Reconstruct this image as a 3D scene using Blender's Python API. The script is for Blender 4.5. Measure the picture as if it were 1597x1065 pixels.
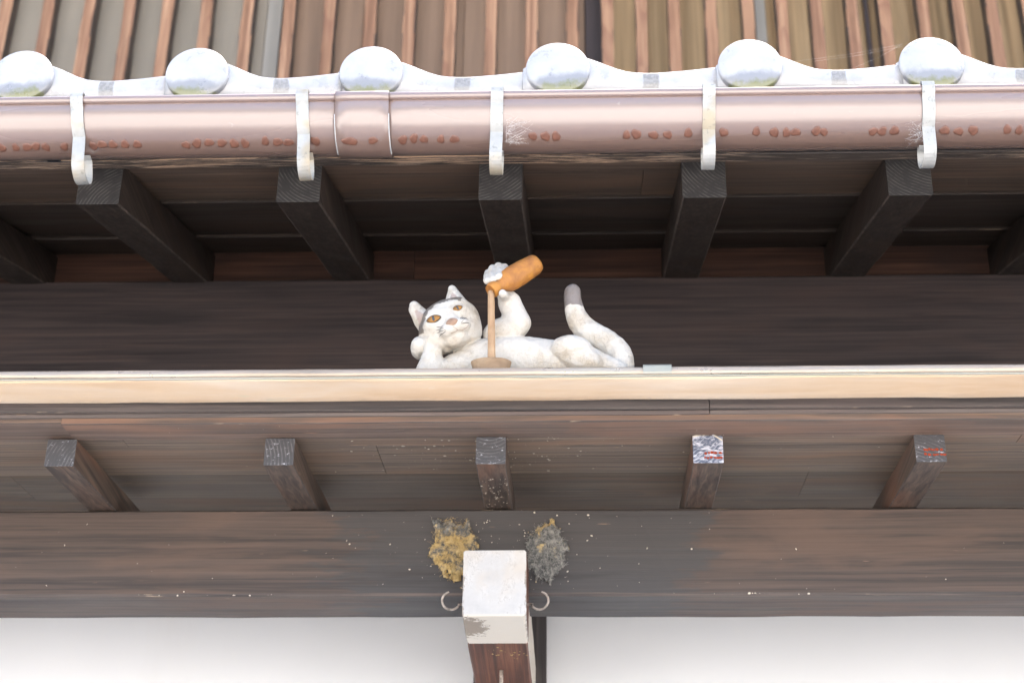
import bpy, bmesh, math, random
import numpy as np
from mathutils import Vector, Matrix, noise as mnoise

# ------------------------------------------------------------------ clear
for o in list(bpy.data.objects):
    bpy.data.objects.remove(o)
S = bpy.context.scene
COL = S.collection

# ------------------------------------------------------------------ camera
cam = bpy.data.objects.new('camera', bpy.data.cameras.new('camera'))
COL.objects.link(cam)
right = Vector((0.9992, 0.0383, 0.0121)); down = Vector((-0.0078, 0.4797, -0.8774)); fwd = Vector((-0.0394, 0.8766, 0.4796))
m = Matrix((right, -down, -fwd)).transposed().to_4x4()
m.translation = (0, 0, 1.6)
cam.matrix_world = m
cam.data.sensor_width = 36.0
cam.data.lens = 61.24
cam.data.clip_start = 0.05
cam.data.clip_end = 600
cam.data.dof.use_dof = True
cam.data.dof.focus_distance = 2.42
cam.data.dof.aperture_fstop = 6.0
S.camera = cam

# ------------------------------------------------------------------ sky and sun (the facade is in its own shade, the street in front is sunlit)
SUN_EL, SUN_AZ = math.radians(55), math.radians(25)       # azimuth from +Y, clockwise: the sun stands behind the house
W = bpy.data.worlds.new('World'); S.world = W; W.use_nodes = True
wn = W.node_tree.nodes; wl = W.node_tree.links
sky = wn.new('ShaderNodeTexSky'); sky.sky_type = 'NISHITA'; sky.sun_disc = False
sky.sun_elevation = SUN_EL; sky.sun_rotation = SUN_AZ
sky.air_density = 1.0; sky.dust_density = 6.0; sky.ozone_density = 0.2
wn['Background'].inputs['Strength'].default_value = 0.15
wl.new(sky.outputs['Color'], wn['Background'].inputs['Color'])
sl = bpy.data.lights.new('sun', 'SUN'); sl.energy = 3.5; sl.angle = math.radians(0.6); sl.color = (1.0, 0.95, 0.89)
sun = bpy.data.objects.new('sun', sl); COL.objects.link(sun)
sd = Vector((math.sin(SUN_AZ) * math.cos(SUN_EL), math.cos(SUN_AZ) * math.cos(SUN_EL), math.sin(SUN_EL)))
sun.rotation_euler = sd.to_track_quat('Z', 'Y').to_euler()
S.view_settings.view_transform = 'Standard'; S.view_settings.look = 'None'
S.view_settings.gamma = 1.0; S.view_settings.exposure = 2.3
S.view_settings.use_curve_mapping = False

# ------------------------------------------------------------------ node helpers
class Mat:
    def __init__(s, name):
        s.m = bpy.data.materials.new(name); s.m.use_nodes = True
        s.t = s.m.node_tree; s.b = s.t.nodes['Principled BSDF']
        s.oi = None; s.tc = None
    def n(s, kind, **kw):
        nd = s.t.nodes.new('ShaderNode' + kind)
        for k, v in kw.items():
            setattr(nd, k, v)
        return nd
    def put(s, sock, v):
        if hasattr(v, 'is_linked') or hasattr(v, 'links'):
            s.t.links.new(v, sock)
        elif isinstance(v, tuple) and len(v) == 3 and sock.type == 'RGBA':
            sock.default_value = (*v, 1)
        else:
            sock.default_value = v
    def coord(s, scale=(1, 1, 1), rand=True, which='Object', off=(0, 0, 0)):
        if s.tc is None: s.tc = s.n('TexCoord')
        v = s.tc.outputs[which]
        if rand:
            if s.oi is None:
                s.oi = s.n('ObjectInfo')
                c = s.n('CombineXYZ')
                for i, k in enumerate((37.0, 19.0, 53.0)):
                    s.put(c.inputs[i], s.math('MULTIPLY', s.oi.outputs['Random'], k))
                s.offs = c.outputs[0]
            a = s.n('VectorMath', operation='ADD'); s.put(a.inputs[0], v); s.put(a.inputs[1], s.offs); v = a.outputs[0]
        mp = s.n('Mapping'); s.put(mp.inputs['Vector'], v)
        mp.inputs['Scale'].default_value = scale; mp.inputs['Location'].default_value = off
        return mp.outputs[0]
    def noise(s, vec, scale=1.0, detail=4.0, rough=0.55, dist=0.0):
        nd = s.n('TexNoise'); s.put(nd.inputs['Vector'], vec)
        nd.inputs['Scale'].default_value = scale; nd.inputs['Detail'].default_value = detail
        nd.inputs['Roughness'].default_value = rough; nd.inputs['Distortion'].default_value = dist
        return nd.outputs['Fac']
    def math(s, op, a, b=0.0, clamp=False):
        nd = s.n('Math', operation=op, use_clamp=clamp); s.put(nd.inputs[0], a); s.put(nd.inputs[1], b)
        return nd.outputs[0]
    def step(s, v, lo, hi, a=0.0, b=1.0):
        nd = s.n('MapRange', interpolation_type='SMOOTHSTEP'); s.put(nd.inputs['Value'], v)
        nd.inputs['From Min'].default_value = lo; nd.inputs['From Max'].default_value = hi
        nd.inputs['To Min'].default_value = a; nd.inputs['To Max'].default_value = b
        return nd.outputs['Result']
    def mix(s, fac, a, b, kind='MIX'):
        nd = s.n('Mix', data_type='RGBA', blend_type=kind, clamp_factor=True)
        s.put(nd.inputs[0], fac)
        ia = [i for i in nd.inputs if i.type == 'RGBA']
        s.put(ia[0], a); s.put(ia[1], b)
        return [o for o in nd.outputs if o.type == 'RGBA'][0]
    def ramp(s, v, stops):
        nd = s.n('ValToRGB'); s.put(nd.inputs[0], v); cr = nd.color_ramp
        while len(cr.elements) < len(stops): cr.elements.new(0.5)
        for e, (p, c) in zip(cr.elements, stops):
            e.position = p; e.color = (*c, 1)
        return nd.outputs[0]
    def xyz(s, vec):
        nd = s.n('SeparateXYZ'); s.put(nd.inputs[0], vec); return nd.outputs
    def bump(s, h, strength=0.3, dist=0.002):
        nd = s.n('Bump'); s.put(nd.inputs['Height'], h); nd.inputs['Strength'].default_value = strength; nd.inputs['Distance'].default_value = dist
        s.put(s.b.inputs['Normal'], nd.outputs[0])
    def out(s, color, rough=0.6, metal=0.0, spec=0.5):
        s.put(s.b.inputs['Base Color'], color); s.put(s.b.inputs['Roughness'], rough)
        s.put(s.b.inputs['Metallic'], metal); s.b.inputs['Specular IOR Level'].default_value = spec
        return s.m

def wood(name, dark, mid, light, axis='x', patch=None, patch_amt=0.6, stain=None, fleck=0.0, fleck_col=(0.6, 0.42, 0.25), rough=0.62, scale=1.0, spec=0.35, figure=None):
    M = Mat(name)
    lo, hi = 2.4 * scale, 150.0 * scale
    sc = {'x': (lo, hi, hi), 'y': (hi, lo, hi), 'z': (hi, hi, lo)}[axis]
    v = M.coord(sc)
    g = M.noise(v, 1.0, 4, 0.62, 0.5)
    sc2 = tuple(a * k for a, k in zip(sc, (0.8, 0.3, 0.3) if axis == 'x' else (0.3, 0.8, 0.3) if axis == 'y' else (0.3, 0.3, 0.8)))
    g2 = M.noise(M.coord(sc2), 1.0, 3, 0.65, 0.3)
    col = M.ramp(g, [(0.34, dark), (0.5, mid), (0.66, light)])
    col = M.mix(M.step(g2, 0.52, 0.70, 0, 0.75), col, dark)
    big = M.noise(M.coord({'x': (2.2, 9, 9), 'y': (9, 2.2, 9), 'z': (9, 9, 2.2)}[axis]), 1.0, 3, 0.6, 0.3)
    if figure:                                # flat-sawn figure: nested contour lines of a stretched field
        amt, fcol, dens = figure
        fv = M.noise(M.coord({'x': (0.9, 7, 7), 'y': (7, 0.9, 7), 'z': (9, 9, 1.1)}[axis]), 1.0, 1.5, 0.45, 0.25)
        ln = M.math('FRACT', M.math('MULTIPLY', fv, dens))
        ln = M.math('MULTIPLY', M.step(ln, 0.55, 0.93), M.step(ln, 0.94, 1.0, 1, 0))
        col = M.mix(M.math('MULTIPLY', ln, M.step(big, 0.36, 0.6, 0.25 * amt, amt)), col, fcol)
    if patch:
        col = M.mix(M.step(big, 0.47, 0.68, 0, patch_amt), col, patch)
    if stain:
        st = M.noise(M.coord((5, 5, 5)), 1.0, 5, 0.6)
        col = M.mix(M.step(st, 0.5, 0.66, 0, 0.7), col, stain)
    if fleck > 0:
        fl = M.noise(M.coord({'x': (14, 150, 150), 'y': (150, 14, 150), 'z': (150, 150, 14)}[axis]), 1.0, 3, 0.6)
        col = M.mix(M.step(fl, 0.74 - fleck * 0.1, 0.80 - fleck * 0.1, 0, 0.75), col, fleck_col)
    M.bump(M.math('ADD', g, M.math('MULTIPLY', g2, 0.6)), 0.35, 0.0015)
    r = M.step(big, 0.3, 0.7, rough - 0.1, rough + 0.12)
    return M.out(col, r, 0, spec)

def endgrain(name, dark, light, white=0.0):
    M = Mat(name)
    c = M.coord((1, 1, 1), rand=False)
    oi = M.n('ObjectInfo')
    r = oi.outputs['Random']
    ox = M.math('SUBTRACT', M.math('MULTIPLY', M.math('FRACT', M.math('MULTIPLY', r, 7.13)), 0.24), 0.12)
    oz = M.math('ADD', M.math('MULTIPLY', M.math('FRACT', M.math('MULTIPLY', r, 3.71)), 0.26), -0.15)
    cb = M.n('CombineXYZ'); M.put(cb.inputs[0], ox); M.put(cb.inputs[2], oz)
    a = M.n('VectorMath', operation='ADD'); M.put(a.inputs[0], c); M.put(a.inputs[1], cb.outputs[0])
    flat = M.n('VectorMath', operation='MULTIPLY'); M.put(flat.inputs[0], a.outputs[0]); flat.inputs[1].default_value = (1, 0, 1)
    w = M.n('TexWave', wave_type='RINGS', rings_direction='SPHERICAL'); M.put(w.inputs['Vector'], flat.outputs[0])
    w.inputs['Scale'].default_value = 62; w.inputs['Distortion'].default_value = 2.2; w.inputs['Detail'].default_value = 3; w.inputs['Detail Scale'].default_value = 0.6
    f = w.outputs['Fac']
    nz = M.noise(M.coord((60, 60, 60)), 1, 4, 0.6)
    lines = M.math('MULTIPLY', M.step(f, 0.62, 0.95), M.step(nz, 0.35, 0.62))
    col = M.mix(lines, dark, light)
    if white > 0:
        n2 = M.noise(M.coord((110, 110, 260)), 1, 5, 0.7)
        col = M.mix(M.step(n2, 0.62 - white * 0.25, 0.72 - white * 0.1, 0, 0.9), col, (0.62, 0.62, 0.68))
    M.bump(f, 0.3, 0.001)
    return M.out(col, 0.75, 0, 0.25)

# ------------------------------------------------------------------ materials
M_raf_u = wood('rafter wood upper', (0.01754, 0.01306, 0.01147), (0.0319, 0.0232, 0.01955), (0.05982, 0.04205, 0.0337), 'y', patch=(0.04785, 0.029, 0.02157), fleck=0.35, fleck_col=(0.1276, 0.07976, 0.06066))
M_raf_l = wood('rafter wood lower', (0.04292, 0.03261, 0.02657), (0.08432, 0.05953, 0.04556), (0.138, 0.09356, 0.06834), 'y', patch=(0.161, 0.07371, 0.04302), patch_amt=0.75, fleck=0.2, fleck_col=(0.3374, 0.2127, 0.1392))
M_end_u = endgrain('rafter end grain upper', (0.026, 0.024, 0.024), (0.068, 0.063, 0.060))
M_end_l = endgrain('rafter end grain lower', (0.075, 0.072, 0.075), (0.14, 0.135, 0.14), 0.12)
M_end_w = endgrain('rafter end bleached', (0.10, 0.115, 0.16), (0.30, 0.315, 0.37), 0.7)
M_sof_u = wood('soffit boards upper', (0.03326, 0.02579, 0.02315), (0.05379, 0.04089, 0.03473), (0.08316, 0.06045, 0.04961), 'x', patch=(0.08603, 0.0569, 0.04299), patch_amt=0.6, fleck=0.25, fleck_col=(0.1956, 0.1333, 0.091))  # rear boards: the shade of the recess is darkened into this colour
M_sof_f = wood('soffit boards with painted eave daylight', (0.0889, 0.06562, 0.05373), (0.1438, 0.104, 0.08059), (0.2223, 0.1539, 0.1152), 'x', patch=(0.2301, 0.1448, 0.09973), patch_amt=0.6, fleck=0.25, fleck_col=(0.5229, 0.3394, 0.2111), figure=(0.35, (0.1688, 0.1064, 0.07521), 24.0))  # brighter copy for the front boards, daylight at the eave painted in
M_sof_l = wood('soffit boards lower', (0.1261, 0.09642, 0.07498), (0.1934, 0.1462, 0.111), (0.2775, 0.199, 0.1416), 'x', patch=(0.2775, 0.1633, 0.1042), patch_amt=0.6, fleck=0.3, fleck_col=(0.5718, 0.3421, 0.1944), figure=(0.5, (0.2804, 0.189, 0.1205), 26.0))
M_sof_l2 = wood('soffit boards lower, darker', (0.06936, 0.05303, 0.04124), (0.1064, 0.08041, 0.06107), (0.1527, 0.1095, 0.07791), 'x', patch=(0.1527, 0.08982, 0.05729), patch_amt=0.6, fleck=0.3, fleck_col=(0.3145, 0.1882, 0.107), figure=(0.5, (0.1542, 0.104, 0.06629), 26.0))  # darkened copy for the rear boards, canopy shade painted into the colour
M_fas = wood('fascia boards', (0.07926, 0.06926, 0.06649), (0.1268, 0.1077, 0.1005), (0.1823, 0.1477, 0.133), 'x', patch=(0.1744, 0.1308, 0.1182), fleck=0.2, fleck_col=(0.539, 0.3386, 0.2068))
M_fas_b = wood('fascia boards brown', (0.09083, 0.06719, 0.05374), (0.1484, 0.1036, 0.07997), (0.2271, 0.147, 0.1063), 'x', patch=(0.2574, 0.1372, 0.08748), fleck=0.35, fleck_col=(0.545, 0.2799, 0.1499), figure=(0.4, (0.2102, 0.1188, 0.07713), 24.0))
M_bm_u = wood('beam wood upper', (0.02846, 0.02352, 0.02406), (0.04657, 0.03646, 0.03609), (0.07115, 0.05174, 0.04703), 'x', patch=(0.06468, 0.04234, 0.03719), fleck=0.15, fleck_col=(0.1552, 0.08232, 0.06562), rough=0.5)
M_block = wood('blocking boards', (0.03938, 0.02048, 0.01496), (0.07087, 0.03386, 0.02363), (0.1102, 0.05355, 0.03544), 'x', patch=(0.03938, 0.02363, 0.01969), patch_amt=0.8)

M_edge = wood('worn timber edge', (0.045, 0.038, 0.036), (0.075, 0.062, 0.056), (0.13, 0.10, 0.085), 'x', fleck=1.0, fleck_col=(0.40, 0.30, 0.21), scale=1.6)
M_edge_d = wood('worn rafter edge', (0.03, 0.026, 0.024), (0.06, 0.048, 0.042), (0.13, 0.10, 0.085), 'y', fleck=0.5, fleck_col=(0.25, 0.18, 0.13), scale=1.6)
def beam_low():
    M = Mat('beam wood lower')
    sc = (1.3, 70, 70)
    g = M.noise(M.coord((2.4, 150, 150)), 1, 4, 0.62, 0.5); g2 = M.noise(M.coord((2, 45, 45)), 1, 4, 0.65, 0.3)
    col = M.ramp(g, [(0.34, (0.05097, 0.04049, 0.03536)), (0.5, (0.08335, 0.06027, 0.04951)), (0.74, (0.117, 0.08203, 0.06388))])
    big = M.noise(M.coord((3, 14, 14)), 1, 5, 0.6, 0.4)
    col = M.mix(M.step(big, 0.48, 0.66, 0, 0.7), col, (0.1265, 0.08203, 0.0616))
    c = M.coord((1, 1, 1), rand=False); x = M.xyz(c)
    # old soot-grey stain round the arm, edge follows the grain
    edge = M.noise(M.coord((6, 26, 26)), 1, 5, 0.65)
    d = M.math('ABSOLUTE', M.math('ADD', x[0], -0.01))
    d = M.math('ADD', d, M.math('MULTIPLY', M.math('SUBTRACT', edge, 0.5), 0.42))
    d = M.math('ADD', d, M.math('MULTIPLY', x[2], -0.35))
    col = M.mix(M.step(d, 0.21, 0.27, 0.85, 0), col, (0.06077, 0.05651, 0.05481))
    col = M.mix(M.step(g2, 0.52, 0.70, 0, 0.6), col, (0.0343, 0.02825, 0.02652))
    fl = M.noise(M.coord((16, 190, 190)), 1, 3, 0.6)
    col = M.mix(M.step(fl, 0.72, 0.78, 0, 0.5), col, (0.3234, 0.2072, 0.1327))
    M.bump(M.math('ADD', g, M.math('MULTIPLY', g2, 0.5)), 0.35, 0.0012)
    return M.out(col, M.step(big, 0.3, 0.7, 0.5, 0.68), 0, 0.4)
M_bm_l = beam_low()

def worn_board():
    M = Mat('worn eave board')
    g = M.noise(M.coord((2, 90, 90)), 1, 6, 0.6, 0.4)
    col = M.ramp(g, [(0.3, (0.049, 0.0406, 0.0378)), (0.7, (0.119, 0.0924, 0.077))])
    a = M.noise(M.coord((13, 190, 190)), 1, 5, 0.7, 0.3); b = M.noise(M.coord((2.2, 6, 6)), 1, 3, 0.5)
    k = M.math('ADD', a, M.math('MULTIPLY', M.math('SUBTRACT', b, 0.5), 0.55))
    col = M.mix(M.step(k, 0.49, 0.60, 0, 0.9), col, M.mix(M.step(b, 0.45, 0.6), (0.476, 0.364, 0.28), (0.7, 0.462, 0.308)))
    M.bump(k, 0.8, 0.003)
    return M.out(col, 0.8, 0, 0.2)
M_worn = worn_board()

def gutter_mat():
    M = Mat('brown gutter plastic')
    v = M.coord((1.2, 9, 9)); n = M.noise(v, 1, 4, 0.55); d = M.noise(M.coord((40, 70, 70)), 1, 4, 0.7)
    col = M.ramp(n, [(0.3, (0.200, 0.128, 0.104)), (0.7, (0.240, 0.160, 0.134))])
    col = M.mix(M.step(d, 0.66, 0.78, 0, 0.3), col, (0.42, 0.34, 0.29))
    M.bump(M.noise(M.coord((3, 14, 14)), 1, 2, 0.5), 0.12, 0.004)
    M.b.inputs['Coat Weight'].default_value = 1.0; M.b.inputs['Coat Roughness'].default_value = 0.26; M.b.inputs['Coat IOR'].default_value = 2.0
    return M.out(col, M.step(n, 0.3, 0.7, 0.24, 0.36), 0, 0.6)
M_gut = gutter_mat()

def drop_mat():
    M = Mat('wet rust brown drip')
    n = M.noise(M.coord((160, 160, 160)), 1, 3, 0.6)
    col = M.ramp(n, [(0.3, (0.15, 0.068, 0.048)), (0.7, (0.215, 0.102, 0.072))])
    return M.out(col, 0.3, 0, 0.5)
M_drop = drop_mat()

def galv():
    M = Mat('galvanised strap')
    n = M.noise(M.coord((30, 30, 30)), 1, 5, 0.65); b = M.noise(M.coord((90, 90, 90)), 1, 4, 0.7); c = M.noise(M.coord((14, 14, 14)), 1, 3)
    col = M.ramp(n, [(0.3, (0.36, 0.365, 0.36)), (0.7, (0.50, 0.50, 0.485))])
    col = M.mix(M.step(c, 0.5, 0.66, 0, 0.7), col, (0.42, 0.34, 0.22))
    col = M.mix(M.step(b, 0.56, 0.68, 0, 0.6), col, (0.20, 0.21, 0.19))
    M.bump(b, 0.25, 0.0008)
    return M.out(col, 0.55, 0.25, 0.4)
M_galv = galv()

def tile_mat(cap):
    M = Mat('silver glazed tile cap' if cap else 'silver glazed tile')
    c = M.coord((1, 1, 1), rand=False); x = M.xyz(c)
    n = M.noise(M.coord((26, 26, 26)), 1, 5, 0.65); s = M.noise(M.coord((200, 200, 200)), 1, 4, 0.7)
    col = M.ramp(n, [(0.3, (0.43, 0.428, 0.435)), (0.7, (0.54, 0.538, 0.545))])
    col = M.mix(M.step(s, 0.64, 0.74, 0, 0.5), col, (0.28, 0.28, 0.29))
    if cap:
        col = M.mix(1.0, col, (0.92, 0.92, 0.925), 'MULTIPLY')
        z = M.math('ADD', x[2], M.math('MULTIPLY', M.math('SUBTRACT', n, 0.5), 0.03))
        col = M.mix(M.step(z, -0.024, -0.012, 0.85, 0.0), col, (0.23, 0.235, 0.26))  # reflected skyline painted on as a grey lower third
        mo = M.noise(M.coord((55, 55, 55)), 1, 5, 0.7)
        zz = M.math('ADD', x[2], M.math('MULTIPLY', M.math('SUBTRACT', mo, 0.5), 0.035))
        col = M.mix(M.step(zz, -0.040, -0.026, 0.85, 0), col, (0.17, 0.18, 0.04))
    else:
        xx = M.math('ADD', x[0], M.math('MULTIPLY', M.math('SUBTRACT', n, 0.5), 0.012))
        p = M.math('MULTIPLY', M.step(xx, 0.120, 0.123), M.step(xx, 0.143, 0.146, 1, 0))
        col = M.mix(M.math('MULTIPLY', p, 0.8), col, M.mix(M.step(s, 0.4, 0.6), (0.17, 0.155, 0.13), (0.29, 0.27, 0.235)))
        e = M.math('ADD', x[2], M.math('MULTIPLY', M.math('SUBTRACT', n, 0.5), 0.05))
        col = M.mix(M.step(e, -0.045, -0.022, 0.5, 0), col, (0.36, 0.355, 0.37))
    M.bump(s, 0.12, 0.0008)
    M.b.inputs['Coat Weight'].default_value = 0.5; M.b.inputs['Coat Roughness'].default_value = 0.16; M.b.inputs['Coat IOR'].default_value = 1.7
    return M.out(col, M.step(n, 0.3, 0.7, 0.25, 0.42), 0, 0.8)
M_cap = tile_mat(True); M_tile = tile_mat(False)

def copper_mat(name, a, b, c, metal=0.35, rough=0.38):
    M = Mat(name)
    n = M.noise(M.coord((2.2, 22, 22)), 1, 5, 0.6, 0.4); d = M.noise(M.coord((26, 60, 60)), 1, 5, 0.7); g = M.noise(M.coord((7, 40, 40)), 1, 4, 0.65)
    col = M.ramp(n, [(0.3, a), (0.5, b), (0.72, c)])
    col = M.mix(M.step(g, 0.62, 0.74, 0, 0.4), col, (0.34, 0.42, 0.33))
    col = M.mix(M.step(d, 0.66, 0.78, 0, 0.35), col, (0.62, 0.55, 0.44))
    M.bump(n, 0.15, 0.003)
    return M.out(col, M.step(d, 0.3, 0.7, rough - 0.08, rough + 0.14), metal, 0.5)
M_cop = copper_mat('weathered copper flashing', (0.5034, 0.3244, 0.1877), (0.5846, 0.4269, 0.2864), (0.6332, 0.5122, 0.3951))
M_hem = copper_mat('copper hem', (0.36, 0.29, 0.22), (0.46, 0.37, 0.29), (0.50, 0.45, 0.36), 0.5, 0.34)
M_seam = copper_mat('pale green seam clip', (0.3, 0.312, 0.264), (0.348, 0.348, 0.3), (0.372, 0.348, 0.312), 0.3, 0.4)

def plaster():
    M = Mat('white plaster')
    n = M.noise(M.coord((1.6, 1.6, 1.6), rand=False), 1, 4, 0.55); f = M.noise(M.coord((120, 120, 120), rand=False), 1, 4, 0.6)
    s = M.noise(M.coord((5, 5, 1.2), rand=False), 1, 4, 0.6)
    col = M.ramp(n, [(0.3, (0.69, 0.695, 0.695)), (0.7, (0.75, 0.755, 0.76))])
    col = M.mix(M.step(s, 0.56, 0.75, 0, 0.3), col, (0.66, 0.645, 0.62))
    M.bump(f, 0.12, 0.001)
    return M.out(col, 0.85, 0, 0.2)
M_pla = plaster()

def white_paint():
    M = Mat('cracked white paint on timber')
    a = M.noise(M.coord((85, 85, 55), rand=False), 1, 6, 0.75); b = M.noise(M.coord((24, 24, 24), rand=False), 1, 4, 0.6); c = M.noise(M.coord((9, 9, 9), rand=False), 1, 4, 0.6)
    col = M.ramp(b, [(0.3, (0.42, 0.41, 0.405)), (0.7, (0.56, 0.545, 0.525))])
    col = M.mix(M.step(c, 0.44, 0.62, 0, 0.6), col, (0.52, 0.45, 0.37))
    w1 = M.noise(M.coord((75, 75, 40), rand=False, off=(3, 1, 2)), 1, 5, 0.75, 0.3)
    crack = M.math('MULTIPLY', M.step(M.math('ABSOLUTE', M.math('SUBTRACT', w1, 0.5)), 0.002, 0.012, 1, 0), M.step(b, 0.47, 0.58))
    col = M.mix(M.math('MULTIPLY', crack, 0.6), col, (0.2, 0.17, 0.15))
    # paint knocked off near the lower left corner and along the edges
    p = M.xyz(M.coord((1, 1, 1), rand=False))
    col = M.mix(M.step(p[2], 0.001, 0.004, 0.8, 0), col, (0.62, 0.55, 0.45))       # cream tint paints warm bounce light onto the underside
    dx = M.math('MULTIPLY', M.math('ADD', p[0], 0.040), 22.0); dy = M.math('MULTIPLY', M.math('ADD', p[1], -0.045), 15.0); dz = M.math('MULTIPLY', p[2], 60.0)
    dd = M.math('ADD', M.math('ADD', M.math('MULTIPLY', dx, dx), M.math('MULTIPLY', dy, dy)), M.math('MULTIPLY', dz, dz))
    dd = M.math('ADD', dd, M.math('MULTIPLY', M.math('SUBTRACT', a, 0.5), 2.2))
    col = M.mix(M.step(dd, 0.30, 0.42, 0.85, 0), col, (0.21, 0.165, 0.125))
    e2 = M.math('ADD', M.math('ABSOLUTE', p[0]), M.math('MULTIPLY', M.math('SUBTRACT', a, 0.5), 0.02))
    col = M.mix(M.step(e2, 0.0435, 0.0455, 0, 0.8), col, (0.22, 0.17, 0.13))
    col = M.mix(M.step(a, 0.67, 0.72, 0, 0.75), col, (0.15, 0.11, 0.09))
    M.bump(M.math('SUBTRACT', M.math('MULTIPLY', b, 0.5), crack), 0.35, 0.0012)
    return M.out(col, 0.7, 0, 0.3)
M_paint = white_paint()
M_arm = wood('red brown arm wood', (0.052, 0.0208, 0.013), (0.1105, 0.0416, 0.0234), (0.195, 0.078, 0.0416), 'y', patch=(0.078, 0.0364, 0.026), fleck=0.1, fleck_col=(0.585, 0.286, 0.078), spec=0.4)
M_pale = wood('pale arm side', (0.425, 0.374, 0.306), (0.51, 0.459, 0.391), (0.561, 0.5185, 0.4505), 'y')  # right face of the rear arm body, paler than its other faces
M_post = wood('dark post wood', (0.042, 0.0364, 0.0364), (0.063, 0.056, 0.056), (0.098, 0.0812, 0.0728), 'z')

M_slat = wood('red cedar slat', (0.1695, 0.08718, 0.05319), (0.2861, 0.1589, 0.09871), (0.4239, 0.2615, 0.1673), 'z', patch=(0.3604, 0.2103, 0.133), patch_amt=0.7, scale=0.5, rough=0.7, figure=(0.6, (0.1545, 0.0665, 0.0475), 14.0))
M_slat_side = wood('slat side with painted shade', (0.05, 0.04, 0.036), (0.075, 0.058, 0.05), (0.11, 0.08, 0.065), 'z')  # slat sides coloured dark to carry the shade between slats
def plain(name, col, var=0.12, scale=(6, 6, 1.0), rough=0.6, spec=0.4):
    M = Mat(name); n = M.noise(M.coord(scale), 1, 4, 0.6)
    a = tuple(c * (1 - var) for c in col); b = tuple(min(1, c * (1 + var)) for c in col)
    return M.out(M.ramp(n, [(0.3, a), (0.7, b)]), rough, 0, spec)
M_pan_grey = plain('grey olive panel', (0.2937, 0.2562, 0.2063), 0.1)
M_pan_brn = plain('brown board', (0.2702, 0.1782, 0.1207), 0.2, (30, 30, 1.2))
M_curt = plain('olive gold curtain', (0.43, 0.305, 0.18), 0.36, (34, 34, 0.7), 0.8, 0.1)
M_dark = plain('dark frame wood', (0.045, 0.033, 0.032), 0.3, (40, 40, 1.5))
M_glassy = plain('grey sash wood', (0.30, 0.28, 0.25), 0.12, (30, 30, 1))
M_black = plain('black cable plastic', (0.016, 0.018, 0.022), 0.2, (40, 40, 40), 0.35, 0.5)
M_screw = plain('white screw head', (0.54, 0.555, 0.57), 0.1, (60, 60, 60), 0.35, 0.5)
M_iron = plain('weathered iron hook', (0.30, 0.25, 0.21), 0.7, (120, 120, 120), 0.6, 0.4)
M_speck = plain('pale dropping', (0.595, 0.527, 0.425), 0.25, (30, 30, 30), 0.8, 0.2)
M_web = plain('dusty spider silk', (0.72, 0.70, 0.68), 0.1, (30, 30, 30), 0.8, 0.2)
M_red = plain('red stamp ink', (0.2976, 0.048, 0.0192), 0.35, (400, 400, 400), 0.7, 0.2)
M_deck = plain('roof deck', (0.12, 0.1, 0.09), 0.2)
M_ground = plain('pale stone paving', (0.47, 0.47, 0.46), 0.15, (0.6, 0.6, 0.6), 0.9, 0.2)

def nest_mat():
    M = Mat('dry mud and straw crust')
    a = M.noise(M.coord((30, 30, 30)), 1, 5, 0.7); b = M.noise(M.coord((120, 120, 120)), 1, 5, 0.7)
    g = M.ramp(b, [(0.3, (0.06, 0.06, 0.06)), (0.5, (0.15, 0.145, 0.135)), (0.68, (0.36, 0.34, 0.30))])
    y = M.ramp(b, [(0.25, (0.17, 0.115, 0.06)), (0.5, (0.46, 0.32, 0.13)), (0.75, (0.64, 0.50, 0.28))])
    oi = M.n('ObjectInfo')
    k = M.math('ADD', a, oi.outputs['Alpha'])
    col = M.mix(M.step(k, 1.02, 1.12), g, y)
    M.bump(b, 0.9, 0.004)
    return M.out(col, 0.95, 0, 0.1)
M_nest = nest_mat()
M_fuzz = plain('grey nest fibre', (0.32, 0.30, 0.27), 0.5, (90, 90, 90), 0.9, 0.1)
M_straw = plain('straw fibre', (0.42, 0.30, 0.14), 0.3, (90, 90, 90), 0.8, 0.2)

def cat_mat():
    M = Mat('weathered painted wood cat')
    at = M.n('VertexColor', layer_name='paint'); base = at.outputs['Color']
    n = M.noise(M.coord((26, 26, 26), rand=False), 1, 5, 0.6); f = M.noise(M.coord((240, 240, 240), rand=False), 1, 4, 0.7)
    d = M.noise(M.coord((60, 60, 60), rand=False), 1, 5, 0.65)
    col = M.mix(M.step(n, 0.44, 0.66, 0, 0.6), base, (0.80, 0.70, 0.57), 'MULTIPLY')
    col = M.mix(M.step(f, 0.62, 0.74, 0, 0.3), col, (0.30, 0.25, 0.20))
    col = M.mix(M.step(d, 0.60, 0.72, 0, 0.3), col, (0.36, 0.30, 0.24))
    w1 = M.noise(M.coord((70, 70, 40), rand=False), 1, 4, 0.7, 1.0)
    hair = M.math('MULTIPLY', M.step(M.math('ABSOLUTE', M.math('SUBTRACT', w1, 0.5)), 0.004, 0.02, 1, 0), M.step(n, 0.46, 0.6))
    col = M.mix(M.math('MULTIPLY', hair, 0.35), col, (0.20, 0.165, 0.13))
    vo = M.n('TexVoronoi', feature='F1'); M.put(vo.inputs['Vector'], M.coord((75, 75, 75), rand=False)); vo.inputs['Scale'].default_value = 1
    M.bump(M.math('ADD', M.math('MULTIPLY', vo.outputs['Distance'], 0.6), M.math('ADD', M.math('MULTIPLY', d, 0.6), M.math('MULTIPLY', f, 0.3))), 0.8, 0.0045)
    return M.out(col, 0.62, 0, 0.35)
M_cat = cat_mat()
M_nose = plain('brown nose paint', (0.30, 0.19, 0.13), 0.25, (120, 120, 120), 0.45)
M_line = plain('black whisker paint', (0.05, 0.045, 0.04), 0.2)
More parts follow.
